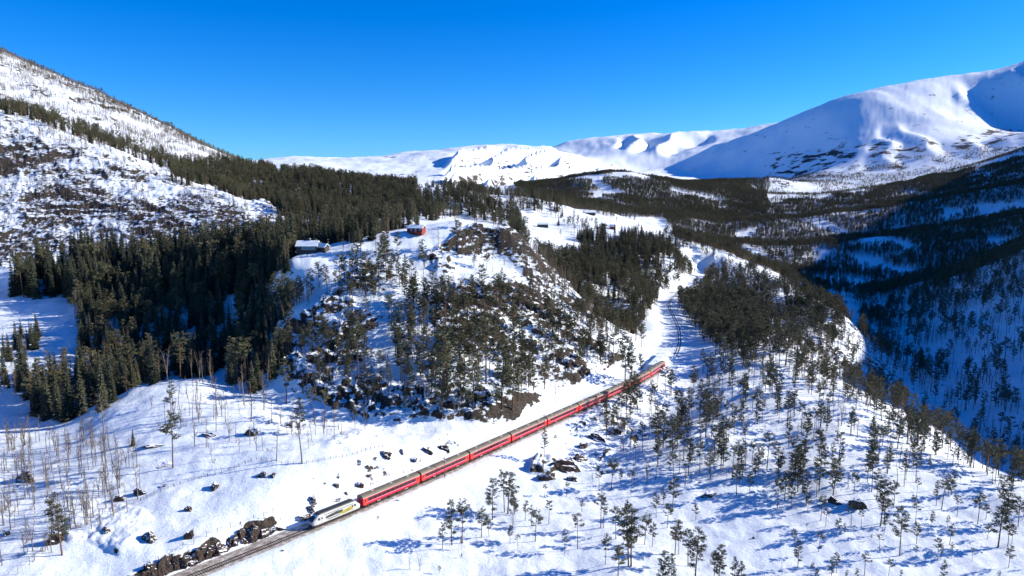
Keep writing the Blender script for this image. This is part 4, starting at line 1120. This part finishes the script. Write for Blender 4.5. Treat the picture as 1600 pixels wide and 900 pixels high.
# ---------------------------------------------------------------- trees: where they stand
# region: (polygon, nearest, farthest, {kind: trees per 100 m2}, height range, patchiness, patch size)
P_, S_, B_, X_ = 0, 1, 2, 3
FOREST = [
    ('the spruce plantation beside the snowy field', [(20, 470), (22, 452), (120, 405), (300, 400), (450, 392), (455, 425), (420, 460), (300, 480), (118, 478), (118, 465)], 390, 520, {S_: 3.0, P_: .3}, (20, 29), .1, 30),
    ('the dark wood above the shaded snow', [(118, 470), (200, 452), (455, 400), (455, 500), (440, 560), (425, 622), (370, 605), (330, 596), (270, 588), (200, 612), (130, 652), (50, 655), (45, 620), (125, 560)], 285, 470, {S_: 2.6, P_: 1.4, B_: 3.4}, (12, 21), .14, 22),
    ('the bare trees in the dark wood', [(320, 470), (450, 455), (445, 540), (330, 550)], 330, 420, {B_: 2.4}, (10, 15), .2, 20),
    ('the left edge below the snowy field', [(-60, 520), (60, 515), (60, 610), (-60, 640)], 280, 400, {S_: 1.5, B_: 2.4, P_: .3}, (8, 16), .28, 18),
    ('the field margin', [(115, 495), (10, 545), (10, 520), (110, 480)], 350, 430, {B_: .5}, (4, 8), .3, 20),
    ('the rocky hillside on the left', [(-60, 170), (100, 208), (300, 292), (440, 350), (440, 372), (280, 395), (-60, 425)], 500, 840, {B_: 4.0, P_: .12, X_: 9.0}, (6, 11), .25, 50),
    ('the bench across the left hillside', [(-60, 120), (120, 170), (300, 260), (430, 310), (445, 345), (380, 315), (300, 296), (200, 252), (100, 212), (-60, 172)], 800, 905, {P_: 1.9, S_: .6}, (12, 18), .15, 60),
    ('the wood under the left skyline', [(270, 255), (430, 262), (450, 340), (440, 352), (380, 316), (300, 296), (270, 282)], 700, 1250, {P_: 2.0, S_: 1.2}, (12, 18), .2, 60),
    ('the upper slope on the left', [(-60, 30), (330, 220), (400, 262), (300, 275), (-60, 150)], 880, 1420, {B_: 8.5, P_: .08, X_: 5}, (6, 10), .22, 60),
    ('the left skyline', [(-80, 20), (0, 60), (330, 215), (440, 280), (400, 285), (330, 245), (0, 96), (-80, 60)], 1100, 1400, {P_: .4, B_: 2.5}, (6, 11), .2, 60),
    ('the woods behind the house', [(440, 250), (640, 275), (660, 345), (640, 372), (560, 385), (450, 402), (430, 350)], 400, 1200, {S_: 1.7, P_: 1.6, B_: .9}, (12, 20), .24, 38),
    ('the wood beside the house', [(405, 380), (465, 378), (470, 398), (405, 400)], 400, 600, {S_: 1.2, P_: 1.2}, (13, 19), .1, 60),
    ('the woods behind the cabin', [(640, 280), (800, 295), (830, 410), (790, 352), (720, 344), (660, 348)], 440, 900, {P_: 2.4, S_: .6, B_: .8}, (12, 18), .2, 40),
    ('the dark ridge in the middle distance', [(600, 270), (890, 310), (880, 345), (800, 345), (600, 330)], 860, 1250, {P_: 1.3, S_: .3, B_: .6}, (11, 16), .45, 90),
    ('the pines round the house', [(430, 400), (640, 372), (620, 430), (560, 460), (440, 480)], 330, 410, {P_: 2.6, B_: .9}, (10, 16), .24, 18),
    ('the crest beside the red cabin', [(600, 372), (700, 352), (790, 352), (790, 400), (690, 420), (600, 430)], 370, 430, {P_: .35, B_: .25}, (9, 15), .3, 18),
    ('the rocky hillside above the train', [(430, 480), (620, 430), (700, 430), (740, 500), (720, 630), (600, 650), (450, 625)], 262, 400, {P_: 2.0, B_: 2.6, X_: 2.0}, (10, 16), .28, 18),
    ('the pine wood on the hillside above the train', [(620, 460), (760, 450), (850, 470), (960, 560), (880, 600), (830, 630), (770, 650), (660, 655), (610, 600)], 262, 440, {P_: 3.3, B_: 2.2}, (11, 17), .34, 14),
    ('the steep upper hillside', [(735, 350), (815, 360), (830, 385), (900, 480), (860, 500), (740, 460)], 350, 450, {P_: 1.1, B_: 2.2, X_: 4}, (5, 10), .3, 12),
    ('the brown birch wood on the shoulder', [(800, 372), (850, 395), (905, 440), (965, 515), (950, 545), (880, 490), (820, 425)], 385, 530, {B_: 8, X_: 3}, (9, 13), .1, 16),
    ('the hillside beside the railway curve', [(880, 470), (960, 480), (1005, 500), (1000, 560), (940, 590), (900, 570)], 360, 500, {P_: 2.0, B_: .8}, (12, 17), .2, 20),
    ('the valley wood beyond the hill', [(830, 395), (900, 400), (1000, 380), (1102, 398), (1092, 425), (1052, 448), (1032, 472), (1003, 500), (985, 540), (950, 510), (880, 460)], 450, 830, {P_: 3.8, S_: .8, B_: 2.2}, (11, 16), .16, 30),
    ('the dark knoll below the farm', [(900, 372), (960, 365), (1000, 370), (1060, 380), (1000, 430), (920, 420)], 600, 900, {S_: 2.4, P_: .8}, (12, 17), .1, 40),
    ('the farm fields', [(800, 345), (960, 330), (980, 360), (880, 400), (820, 400)], 640, 1150, {B_: .16, P_: .05}, (7, 12), .4, 60),
    ('the trees round the farm', [(868, 345), (900, 342), (960, 340), (980, 365), (900, 372)], 700, 1000, {P_: .6, B_: .6}, (9, 14), .2, 60),
    ('the far side of the farm', [(790, 300), (890, 315), (1020, 330), (1060, 352), (960, 340), (850, 330), (800, 340)], 1000, 1500, {P_: 1.2, B_: .8}, (10, 15), .3, 80),
    ('the crag above the tunnel', [(1030, 365), (1150, 380), (1150, 415), (1060, 405)], 760, 1050, {P_: .9}, (9, 14), .3, 30),
    ('the wood between the railway and the gorge', [(1120, 415), (1230, 440), (1325, 490), (1300, 560), (1335, 610), (1200, 600), (1118, 575), (1096, 515), (1068, 500), (1062, 475), (1085, 452)], 380, 860, {P_: 3.2, B_: 2.2}, (11, 16), .28, 20),
    ('the dense pines beside the railway curve', [(1066, 470), (1180, 470), (1200, 560), (1120, 560), (1092, 514), (1062, 503)], 400, 640, {P_: 3.6}, (12, 17), .1, 26),
    ('the shaded hollow beside the train', [(960, 640), (1010, 600), (1060, 590), (1080, 660), (1060, 760), (960, 770), (930, 700)], 225, 350, {P_: 1.1, B_: 1.2}, (8, 14), .25, 14),
    ('the trees on the bank beside the train', [(880, 655), (960, 628), (1030, 595), (1040, 605), (985, 660), (900, 690)], 262, 350, {P_: .8, B_: .5}, (7, 12), .3, 14),
    ('the pine knoll on the right', [(1090, 580), (1300, 580), (1400, 640), (1440, 690), (1440, 760), (1280, 790), (1060, 760), (1070, 650)], 220, 400, {P_: 2.1, B_: .9}, (8, 15), .33, 12),
    ('the open slope above the gorge', [(1400, 660), (1500, 720), (1620, 765), (1620, 820), (1400, 800)], 190, 330, {P_: .55, B_: .1}, (6, 12), .2, 12),
    ('the snow meadow at the lower right', [(1180, 790), (1620, 790), (1620, 915), (1180, 915), (1290, 830)], 160, 240, {P_: .16, B_: .05}, (3, 8), .2, 12),
    ('the meadow edge below the train', [(880, 760), (1060, 740), (1050, 840), (1010, 900), (900, 900)], 165, 260, {P_: .50, B_: .2}, (5, 12), .2, 12),
    ('the slope opposite across the gorge', [(1345, 455), (1440, 430), (1620, 385), (1680, 420), (1690, 790), (1570, 705), (1440, 618), (1372, 572), (1334, 525)], 320, 1000, {P_: 1.2, B_: 1.9}, (12, 17), .33, 24),
    ('the crest across the gorge', [(1340, 470), (1440, 415), (1620, 370), (1680, 440), (1440, 500), (1360, 510)], 500, 1000, {P_: 1.6, B_: 1.5}, (12, 17), .26, 26),
    ('the gorge rim', [(1190, 410), (1330, 480), (1345, 560), (1440, 640), (1640, 740), (1640, 790), (1420, 700), (1330, 600), (1300, 540)], 226, 700, {P_: 1.2, B_: .6}, (9, 15), .3, 20),
    ('the far benches on the right', [(1040, 335), (1300, 310), (1640, 240), (1700, 420), (1620, 410), (1440, 440), (1340, 470), (1230, 440), (1150, 415), (1060, 385)], 860, 2900, {P_: 3.2, B_: 3.0}, (10, 15), .24, 70),
    ('the far slopes below the white mountains', [(1060, 270), (1300, 270), (1620, 215), (1640, 260), (1200, 320), (1060, 335)], 2000, 4200, {P_: .8, B_: .6}, (9, 13), .42, 160),
    ('the distant dark ridge', [(800, 290), (950, 262), (1060, 280), (1200, 270), (1200, 340), (1060, 345), (900, 335), (850, 320)], 1500, 3200, {P_: 3.6, B_: 2.0}, (10, 15), .18, 200),
    ('the foot of the snowfield at lower left', [(-60, 690), (130, 680), (230, 730), (200, 800), (130, 830), (60, 880), (-60, 915)], 160, 275, {B_: 6.5, X_: 3}, (8, 15), .27, 12),
    ('the slope behind the fence', [(230, 640), (330, 600), (430, 635), (590, 660), (560, 700), (430, 705), (290, 730)], 215, 295, {B_: 2.2, P_: .12, X_: 1.6}, (7, 14), .3, 12),
]
# single trees traced one by one: picture x, picture y of the foot, height in the picture, kind, variant
TRACED = [
    (691, 858, 46, 0, 4), (706, 851, 74, 0, 2), (722, 849, 70, 0, 1), (721, 859, 22, 0, 4), (752, 840, 50, 0, 0), (764, 839, 37, 0, 0), (770, 812, 67, 0, 2), (788, 800, 68, 0, 3), (794, 803, 66, 0, 0),
    (804, 803, 50, 0, 2), (801, 825, 50, 0, 1), (821, 814, 33, 0, 0), (831, 822, 35, 0, 4), (836, 846, 53, 0, 1), (797, 850, 31, 0, 0), (809, 859, 26, 0, 3), (857, 819, 41, 0, 3), (883, 865, 41, 0, 4),
    (902, 858, 60, 0, 3), (885, 776, 24, 0, 3), (939, 824, 56, 0, 3), (943, 825, 50, 0, 4), (909, 800, 21, 0, 0), (946, 882, 50, 0, 1), (962, 842, 55, 0, 1), (965, 900, 55, 0, 0), (981, 885, 100, 0, 2), (987, 885, 94, 0, 0),
    (1007, 851, 49, 0, 1), (687, 896, 14, 0, 0), (721, 872, 9, 0, 2), (851, 777, 21, 0, 3), (936, 767, 42, 0, 1), (955, 765, 50, 0, 1), (986, 772, 40, 0, 3), (850, 714, 46, 0, 2), (656, 891, 27, 2, 2), (640, 890, 24, 2, 0),
    (1019, 854, 40, 0, 0), (1050, 800, 58, 0, 0), (1055, 867, 57, 0, 0), (1060, 866, 50, 0, 4), (1075, 884, 64, 0, 1), (1087, 905, 86, 0, 2), (1115, 905, 50, 0, 0), (1124, 905, 60, 0, 5), (1035, 915, 60, 0, 5), (1049, 917, 56, 0, 5),
    (1147, 915, 48, 0, 5), (1157, 914, 40, 0, 5), (1087, 812, 26, 0, 0), (1042, 825, 42, 0, 1), (1214, 795, 50, 0, 1), (1226, 782, 45, 0, 1), (1237, 793, 38, 0, 0), (1260, 791, 55, 0, 2), (1262, 799, 30, 0, 0), (1282, 814, 42, 0, 1),
    (1290, 824, 30, 0, 3), (1247, 886, 46, 0, 2), (1279, 862, 34, 0, 3), (1268, 896, 19, 0, 0), (1241, 850, 26, 0, 0), (1151, 774, 50, 0, 1), (1171, 770, 34, 0, 0), (1261, 830, 13, 0, 3), (1276, 908, 22, 0, 5), (1299, 900, 32, 0, 5),
    (1406, 868, 80, 0, 0), (1432, 850, 36, 0, 0), (1430, 817, 36, 0, 3), (1431, 871, 20, 0, 3), (1465, 874, 37, 0, 1), (1487, 872, 27, 0, 4), (1470, 873, 22, 0, 4), (1484, 852, 37, 0, 4), (1519, 876, 22, 0, 3), (1576, 887, 38, 0, 0),
    (1528, 819, 51, 0, 1), (1540, 811, 26, 0, 0), (1543, 842, 25, 0, 1), (1560, 856, 88, 0, 2), (1570, 819, 67, 0, 2), (1575, 854, 40, 0, 1), (1581, 849, 32, 0, 0), (1591, 822, 48, 0, 0), (1495, 807, 35, 0, 3), (1482, 772, 32, 0, 0),
    (1487, 773, 40, 0, 5), (1397, 791, 40, 0, 1), (1375, 822, 78, 0, 0), (1382, 834, 34, 0, 0), (1382, 817, 52, 0, 2), (1369, 780, 50, 0, 2), (1334, 771, 35, 0, 1), (1314, 768, 30, 0, 3), (1330, 824, 37, 0, 3), (1345, 825, 31, 0, 3),
    (1307, 838, 32, 0, 0), (1319, 834, 18, 0, 5), (1374, 858, 25, 0, 3), (1361, 844, 10, 0, 0), (1307, 895, 34, 0, 0), (1387, 908, 38, 0, 3), (1322, 906, 17, 0, 5), (1338, 908, 22, 0, 5), (1407, 906, 18, 0, 5), (1473, 909, 36, 0, 5),
    (1425, 798, 26, 0, 3), (1550, 757, 30, 0, 3), (1559, 764, 25, 0, 3), (1580, 770, 35, 0, 1),
    # dark clump in the hollow of the knoll
    (1238, 762, 62, 0, 5), (1246, 768, 58, 0, 5), (1254, 770, 50, 0, 2), (1232, 770, 40, 0, 2),
    (1180, 745, 40, 0, 5), (1192, 728, 36, 0, 2), (1155, 752, 44, 0, 2), (1094, 650, 58, 0, 5), (1104, 655, 60, 0, 5), (1114, 660, 44, 0, 2), (1122, 656, 50, 0, 2),
    (1036, 700, 70, 0, 5), (1050, 712, 60, 0, 5), (1058, 700, 50, 0, 2), (1025, 690, 55, 0, 2),
    (985, 648, 62, 0, 2), (978, 655, 60, 0, 1), (990, 640, 50, 0, 5), (970, 652, 44, 0, 0), (948, 650, 34, 0, 4), (941, 652, 30, 0, 1), (933, 655, 26, 2, 0), (1040, 612, 42, 0, 1), (996, 640, 56, 0, 5), (868, 628, 34, 2, 0), (986, 600, 60, 0, 5), (976, 596, 70, 0, 2), (1000, 592, 40, 0, 0),
    # lower left
    (96, 867, 103, 0, 2), (271, 731, 88, 0, 1), (208, 696, 28, 1, 0), (164, 687, 82, 2, 0), (108, 729, 60, 2, 0), (127, 730, 58, 2, 0), (166, 794, 75, 2, 1), (215, 780, 62, 2, 1), (185, 772, 52, 2, 3), (128, 746, 50, 2, 1),
    (432, 719, 66, 2, 1), (472, 724, 88, 2, 1), (491, 663, 60, 0, 3), (508, 669, 60, 0, 3), (529, 671, 50, 2, 1), (448, 631, 68, 0, 1), (352, 660, 48, 2, 3), (393, 658, 70, 2, 0), (339, 649, 66, 2, 0), (413, 640, 66, 2, 0),
    (381, 633, 70, 2, 0), (307, 644, 55, 2, 3), (297, 649, 45, 2, 3), (280, 640, 45, 2, 3), (311, 660, 45, 2, 3), (160, 640, 84, 1, 1), (176, 628, 70, 1, 1), (198, 612, 50, 0, 5), (240, 600, 70, 1, 1),
    (60, 650, 92, 1, 1), (74, 655, 84, 1, 0), (92, 655, 78, 1, 1), (110, 655, 90, 1, 0), (128, 648, 86, 1, 1), (34, 590, 80, 1, 0), (8, 600, 58, 1, 1), (282, 415, 48, 1, 1), (456, 395, 34, 0, 1),
    (250, 596, 52, 2, 0), (262, 596, 56, 2, 2), (300, 594, 54, 2, 0), (312, 596, 50, 2, 2), (330, 600, 60, 2, 0),
    # by the house and on the crest
    (537, 392, 20, 2, 2), (556, 452, 62, 0, 1), (572, 460, 64, 0, 5), (604, 440, 64, 0, 5), (592, 440, 58, 0, 2), (620, 398, 34, 0, 0), (716, 398, 52, 0, 1), (728, 400, 40, 0, 3), (664, 420, 44, 0, 2), (655, 404, 30, 2, 0), (685, 388, 34, 2, 0),
    (563, 330 + 54, 40, 2, 2), (792, 340, 14, 1, 0), (873, 352, 14, 1, 1), (690, 640, 120, 0, 2), (700, 620, 110, 0, 1), (760, 600, 100, 0, 1), (785, 640, 110, 0, 5), (560, 600, 90, 0, 1), (800, 640, 90, 0, 2), (740, 640, 90, 0, 5),
]
FARM_CLEAR = [(482, 389, 15), (500, 392, 15), (515, 393, 12), (655, 360, 16), (848, 352, 25), (957, 355, 25), (925, 335, 25), (505, 389, 9)]   # picture x, y, metres kept free
rows = []                    # X, Y, Z, height, kind, variant, rotation, region, traced
for ri, (rn, poly, y0, y1, dens, hr, patch, psz) in enumerate(FOREST):
    pa = np.array(poly, float)
    u0 = (pa[:, 0].min() - 800) / F / .95; u1 = (pa[:, 0].max() - 800) / F / .95
    u0 = u0 * (1.0 if u0 < 0 else .9); u1 = u1 * (1.06 if u1 > 0 else .9)
    area = (u1 - u0) * (y1 * y1 - y0 * y0) / 2
    for kd, dn in dens.items():
        n_ = int(area / 100 * dn)
        n_ = min(n_, 400000)
        Y = np.sqrt(rng.uniform(y0 * y0, y1 * y1, n_)); X = rng.uniform(u0, u1, n_) * Y
        Z_ = height(X, Y)
        px, py = project(X, Y, Z_)
        jx = px + 10 * gnoise(px / 30, py / 30, 3 + ri); jy = py + 6 * gnoise(px / 30, py / 30, 4 + ri)
        ok = in_poly(jx, jy, poly) & (np.abs(X / Y) < .86)
        nz = fbm(X / psz, Y / psz, 100 + ri, 3)
        ok &= nz > (patch - .5) * 1.1
        X, Y, Z_ = X[ok], Y[ok], Z_[ok]
        # nothing taller than its own top may be hidden completely
        h_ = rng.uniform(hr[0], hr[1], len(X)) * (1.0 if kd != X_ else .16)
        if kd == B_: h_ *= .8
        vis = (Z_ + h_ * 1.05 - CAM_H) / Y > horizon(X, Y) + (0.0 if y0 < 600 else 0)
        near_edge = Y < 500
        vis |= near_edge & (rng.random(len(X)) < .5)
        td, _ = track_dist(X, Y) if y0 < 900 else (np.full(len(X), 999.), None)
        vis &= (td > 9.5) | (td < -6.5)
        for fx, fy, fr in FARM_CLEAR:
            q = ground_hit(fx, fy)
            if q: vis &= np.hypot(X - q[0], (Y - q[1]) * .55) > fr * (1.0 if q[1] > 600 else 1)
        X, Y, Z_, h_ = X[vis], Y[vis], Z_[vis], h_[vis]
        nv = len(KINDS[KLIST[kd]])
        if len(X):
            rows.append(np.stack([X, Y, Z_, h_, np.full(len(X), kd), rng.integers(0, nv, len(X)), rng.uniform(0, 6.28, len(X)), np.full(len(X), ri), np.zeros(len(X))], 1))
for (px, py, hp, kd, va) in TRACED:
    q = ground_hit(px, min(py, 948))
    if q is None: continue
    X, Y, z_ = q
    v = (py - H / 2) / F
    fwd = Y / (CP - v * SP)
    h_ = hp * fwd / F / (CP + v * SP) * 1.03
    rows.append(np.array([[X, Y, z_, h_, kd, va, rng.uniform(0, 6.28), -1, 1]]))
T = np.concatenate(rows)
_px, _py = project(T[:, 0], T[:, 1], T[:, 2]); _, _pt = project(T[:, 0], T[:, 1], T[:, 2] + T[:, 3]); _hw = .17 * (_py - _pt) + 1
_keep = np.ones(len(T), bool)
for x0, y0, x1, y1, dist in ((464, 373, 514, 392, 380), (638, 350, 668, 366, 405), (838, 343, 862, 356, 840), (950, 350, 964, 359, 850), (912, 326, 932, 337, 1000), (1004, 538, 1040, 572, 380),
                            (560, 740, 700, 800, 205), (700, 690, 960, 750, 240), (1030, 470, 1070, 560, 400)):
    _keep &= (T[:, 8] == 1) | ~((T[:, 1] < dist) & (_px + _hw > x0) & (_px - _hw < x1) & (_pt < y1) & (_py > y0))
T = T[_keep]
# keep scattered trees off the traced ones
tr = T[T[:, 8] == 1]
keep = np.ones(len(T), bool)
for t_ in tr:
    keep &= ~((np.hypot(T[:, 0] - t_[0], T[:, 1] - t_[1]) < 2.2) & (T[:, 8] == 0))
T = T[keep]
print('trees', len(T), [int((T[:, 4] == k).sum()) for k in range(4)])

# ---------------------------------------------------------------- trees: objects
fwdT = T[:, 1] * CP + (CAM_H - T[:, 2]) * SP
hpx = T[:, 3] * F / fwdT
pxT, pyT = project(T[:, 0], T[:, 1], T[:, 2])
_, pyTop = project(T[:, 0], T[:, 1], T[:, 2] + T[:, 3])
seen = ((T[:, 2] + .7 * T[:, 3] - CAM_H) / T[:, 1] > horizon(T[:, 0], T[:, 1])) & (pxT > 3) & (pxT < W - 3) & (pyTop < H - 6) & (pyTop > 0)
single = np.zeros(len(T), bool)
for kd in (0, 1, 2):
    idx = np.nonzero((T[:, 4] == kd) & seen)[0]
    idx = idx[np.argsort(-(hpx[idx] + 1000 * T[idx, 8]))][:298]
    single[idx] = True
GROUP = {0: 'pines scattered over the snowy valley', 1: 'spruces of the dark woods', 2: 'bare birches on the snow'}
TREE_OBJS = []
first = {}
for i in np.nonzero(single)[0]:
    x, y, z_, h_, kd, va, rot, ri, trc = T[i]
    kd, va = int(kd), int(va)
    name = KLIST[kd]
    o = link(bpy.data.objects.new(name, None))
    o.empty_display_size = .5
    s = h_ / 10
    wd = s * (rng.uniform(.85, 1.12) if trc else rng.uniform(.8, 1.12))
    o.location = (x, y, z_ - .05); o.rotation_euler = (rng.normal(0, .02), rng.normal(0, .02), rot); o.scale = (wd, wd, s)
    tm, cm = KINDS[name][va]
    t_o = link(bpy.data.objects.new('trunk', tm), o); c_o = link(bpy.data.objects.new('crown', cm), o)
    first.setdefault((kd, va), (t_o, c_o))
    TREE_OBJS.append((o, i))
# the rest: one object per kind, instanced on points
def forest_object(kd, name, label):
    m = ~single & (T[:, 4] == kd)
    Q = T[m]
    me = bpy.data.meshes.new(name)
    me.vertices.add(len(Q)); me.vertices.foreach_set('co', (Q[:, :3] - [0, 0, .05]).astype(np.float32).ravel())
    def attr(n_, t_, d_, f_='value'):
        a = me.attributes.new(n_, t_, 'POINT'); a.data.foreach_set(f_, d_)
    attr('var', 'INT', Q[:, 5].astype(np.int32)); attr('rot', 'FLOAT', Q[:, 6].astype(np.float32))
    s = (Q[:, 3] / 10).astype(np.float32); wv = s * rng.uniform(.75, 1.15, len(Q)).astype(np.float32)
    attr('size', 'FLOAT_VECTOR', np.stack([wv, wv, s], 1).astype(np.float32).ravel(), 'vector')
    o = link(bpy.data.objects.new(name, me)); tag(o, kind='stuff')
    if label: o['label'] = label
    g = bpy.data.node_groups.new(name, 'GeometryNodeTree')
    g.interface.new_socket('Geometry', in_out='INPUT', socket_type='NodeSocketGeometry')
    g.interface.new_socket('Geometry', in_out='OUTPUT', socket_type='NodeSocketGeometry')
    gi = g.nodes.new('NodeGroupInput'); go_ = g.nodes.new('NodeGroupOutput'); jn = g.nodes.new('GeometryNodeJoinGeometry')
    def na(n_, dt):
        nd = g.nodes.new('GeometryNodeInputNamedAttribute'); nd.data_type = dt; nd.inputs[0].default_value = n_; return nd
    av, ar, asz = na('var', 'INT'), na('rot', 'FLOAT'), na('size', 'FLOAT_VECTOR')
    cx = g.nodes.new('ShaderNodeCombineXYZ'); g.links.new(ar.outputs['Attribute'], cx.inputs[2])
    for va in range(len(KINDS[KLIST[kd]])):
        cmp_ = g.nodes.new('FunctionNodeCompare'); cmp_.data_type = 'INT'; cmp_.operation = 'EQUAL'
        g.links.new(av.outputs['Attribute'], cmp_.inputs[2]); cmp_.inputs[3].default_value = va
        pair = first.get((kd, va))
        jj = g.nodes.new('GeometryNodeJoinGeometry')
        for src in pair:
            oi = g.nodes.new('GeometryNodeObjectInfo'); oi.transform_space = 'ORIGINAL'; oi.inputs['Object'].default_value = src
            g.links.new(oi.outputs['Geometry'], jj.inputs[0])
        ip = g.nodes.new('GeometryNodeInstanceOnPoints')
        gti = g.nodes.new('GeometryNodeGeometryToInstance'); g.links.new(jj.outputs[0], gti.inputs[0])
        g.links.new(gi.outputs[0], ip.inputs['Points']); g.links.new(gti.outputs[0], ip.inputs['Instance'])
        g.links.new(cmp_.outputs[0], ip.inputs['Selection'])
        g.links.new(cx.outputs[0], ip.inputs['Rotation']); g.links.new(asz.outputs['Attribute'], ip.inputs['Scale'])
        g.links.new(ip.outputs[0], jn.inputs[0])
    g.links.new(jn.outputs[0], go_.inputs[0])
    md = o.modifiers.new('scatter', 'NODES'); md.node_group = g
    return o
# one bush that stands for itself, so that the thickets have something to copy
bi = int(np.nonzero((T[:, 4] == 3) & seen)[0][0])
single[bi] = True
bo = link(bpy.data.objects.new('bush', None)); bo.location = T[bi, :3]; bo.scale = [T[bi, 3] / 10] * 3
tb = link(bpy.data.objects.new('stems', KINDS['bush'][0][0]), bo); cb = link(bpy.data.objects.new('twigs', KINDS['bush'][0][1]), bo)
first[(3, 0)] = (tb, cb)
for kd, nm in ((0, 'pine_forest'), (1, 'spruce_forest'), (2, 'birch_forest'), (3, 'brushwood')):
    forest_object(kd, nm, None)

# ---------------------------------------------------------------- labels of the single trees
MARKS = [(520, 810, 'the locomotive'), (608, 777, 'the first coach'), (693, 740, 'the second coach'), (766, 706, 'the third coach'), (830, 678, 'the fourth coach'), (886, 652, 'the fifth coach'), (940, 628, 'the sixth coach'),
         (1010, 598, 'the last coaches'), (482, 385, 'the dark wooden house'), (652, 360, 'the red cabin'), (848, 352, 'the distant barn'), (957, 355, 'the distant red house'), (60, 490, 'the snowy field'), (290, 592, 'the shaded snow hump'),
         (400, 720, 'the curving fence'), (110, 830, 'the zigzag fence'), (230, 840, 'the dark rounded boulder'), (80, 845, 'the pale grey boulder'), (271, 700, 'the big lone pine'), (884, 735, 'the huge dark boulder'), (1109, 427, 'the tunnel mouth'),
         (1062, 520, 'the railway bend'), (1022, 560, 'the cut snow bank'), (1347, 790, 'the snow-covered boulders'), (1338, 600, 'the H-shaped power pole'), (1424, 670, 'the rim of the gorge'), (1320, 500, 'the rocky gorge knob'),
         (1540, 738, 'the end of the gorge rim'), (1150, 840, 'the open snow meadow'), (1560, 860, 'the lower right corner'), (1400, 850, 'the sparse lower right snow'), (1010, 880, 'the bottom centre pines'), (785, 840, 'the pine group below the train'),
         (1245, 740, 'the dark clump on the knoll'), (1110, 640, 'the dark hollow pines'), (1140, 700, 'the middle of the pine knoll'), (1420, 580, 'the gorge floor'), (1500, 480, 'the slope across the gorge'),
         (1560, 640, 'the right-edge shaded slope'), (780, 410, 'the steep crag'), (700, 520, 'the middle rocky hillside'), (560, 560, 'the left rocky hillside'), (850, 560, 'the right rocky hillside'),
         (880, 450, 'the brown birch shoulder'), (80, 420, 'the spruce plantation edge'), (280, 400, 'the back row of spruces'), (200, 560, 'the heart of the dark wood'), (400, 500, 'the dark wood right side'), (80, 630, 'the blue shade at far left'),
         (60, 740, 'the rugged dark outcrop'), (480, 660, 'the rocky hillside foot'), (1210, 540, 'the dense wood by the gorge'), (1020, 740, 'the shaded hollow'), (980, 420, 'the valley wood'), (30, 900, 'the lower left corner')]
LOOK = {0: {0: 'open-crowned', 1: 'high-crowned', 2: 'slim bushy', 3: 'bare-stemmed', 4: 'slender', 5: 'low-branched'}, 1: {0: 'dark conical', 1: 'narrow dark', 2: 'broad dark'}, 2: {0: 'leafless', 1: 'thin leafless', 2: 'forked leafless', 3: 'spindly leafless'}}
WORD = {0: 'pine', 1: 'spruce', 2: 'birch'}
def ordn(k_):
    return ['first', 'second', 'third', 'fourth', 'fifth', 'sixth', 'seventh', 'eighth', 'ninth', 'tenth', 'eleventh', 'twelfth'][k_] if k_ < 12 else '%dth' % (k_ + 1)
buckets = {}
for o, i in TREE_OBJS:
    x, y = pxT[i], min(pyT[i], 895)
    j = min(range(len(MARKS)), key=lambda q_: math.hypot(MARKS[q_][0] - x, (MARKS[q_][1] - y) * 1.3))
    dx, dy = x - MARKS[j][0], y - MARKS[j][1]
    dd = math.hypot(dx, dy)
    rel = 'at' if dd < 14 else (('right of' if dx > 0 else 'left of') if abs(dx) > abs(dy) else ('below' if dy > 0 else 'above'))
    hp = hpx[i]
    size = 'tall' if T[i, 3] > 14.5 else ('small' if T[i, 3] < 7 else '')
    lab = '%s%s %s %s %s' % (size + ' ' if size else '', LOOK[int(T[i, 4])][int(T[i, 5])], WORD[int(T[i, 4])], rel, MARKS[j][2])
    if len(lab.split()) > 12: lab = lab.replace('the ', '', 1) if len(lab.split()) == 13 else lab.replace('the ', '', 1).replace('tall ', '').replace('small ', '')
    buckets.setdefault(lab, []).append((pxT[i], o))
    o['category'] = 'tree'; o['group'] = GROUP[int(T[i, 4])]
for lab, L in buckets.items():
    L.sort(key=lambda t_: t_[0])
    for k_, (_, o) in enumerate(L):
        if len(L) == 1: o['label'] = lab
        elif len(L) == 2: o['label'] = lab + (', leftmost of two' if k_ == 0 else ', rightmost of two')
        else: o['label'] = lab + ', %s from the left' % ordn(k_)
tag(bo, 'low leafless bush among the undergrowth of the rocky hillside', 'bush')
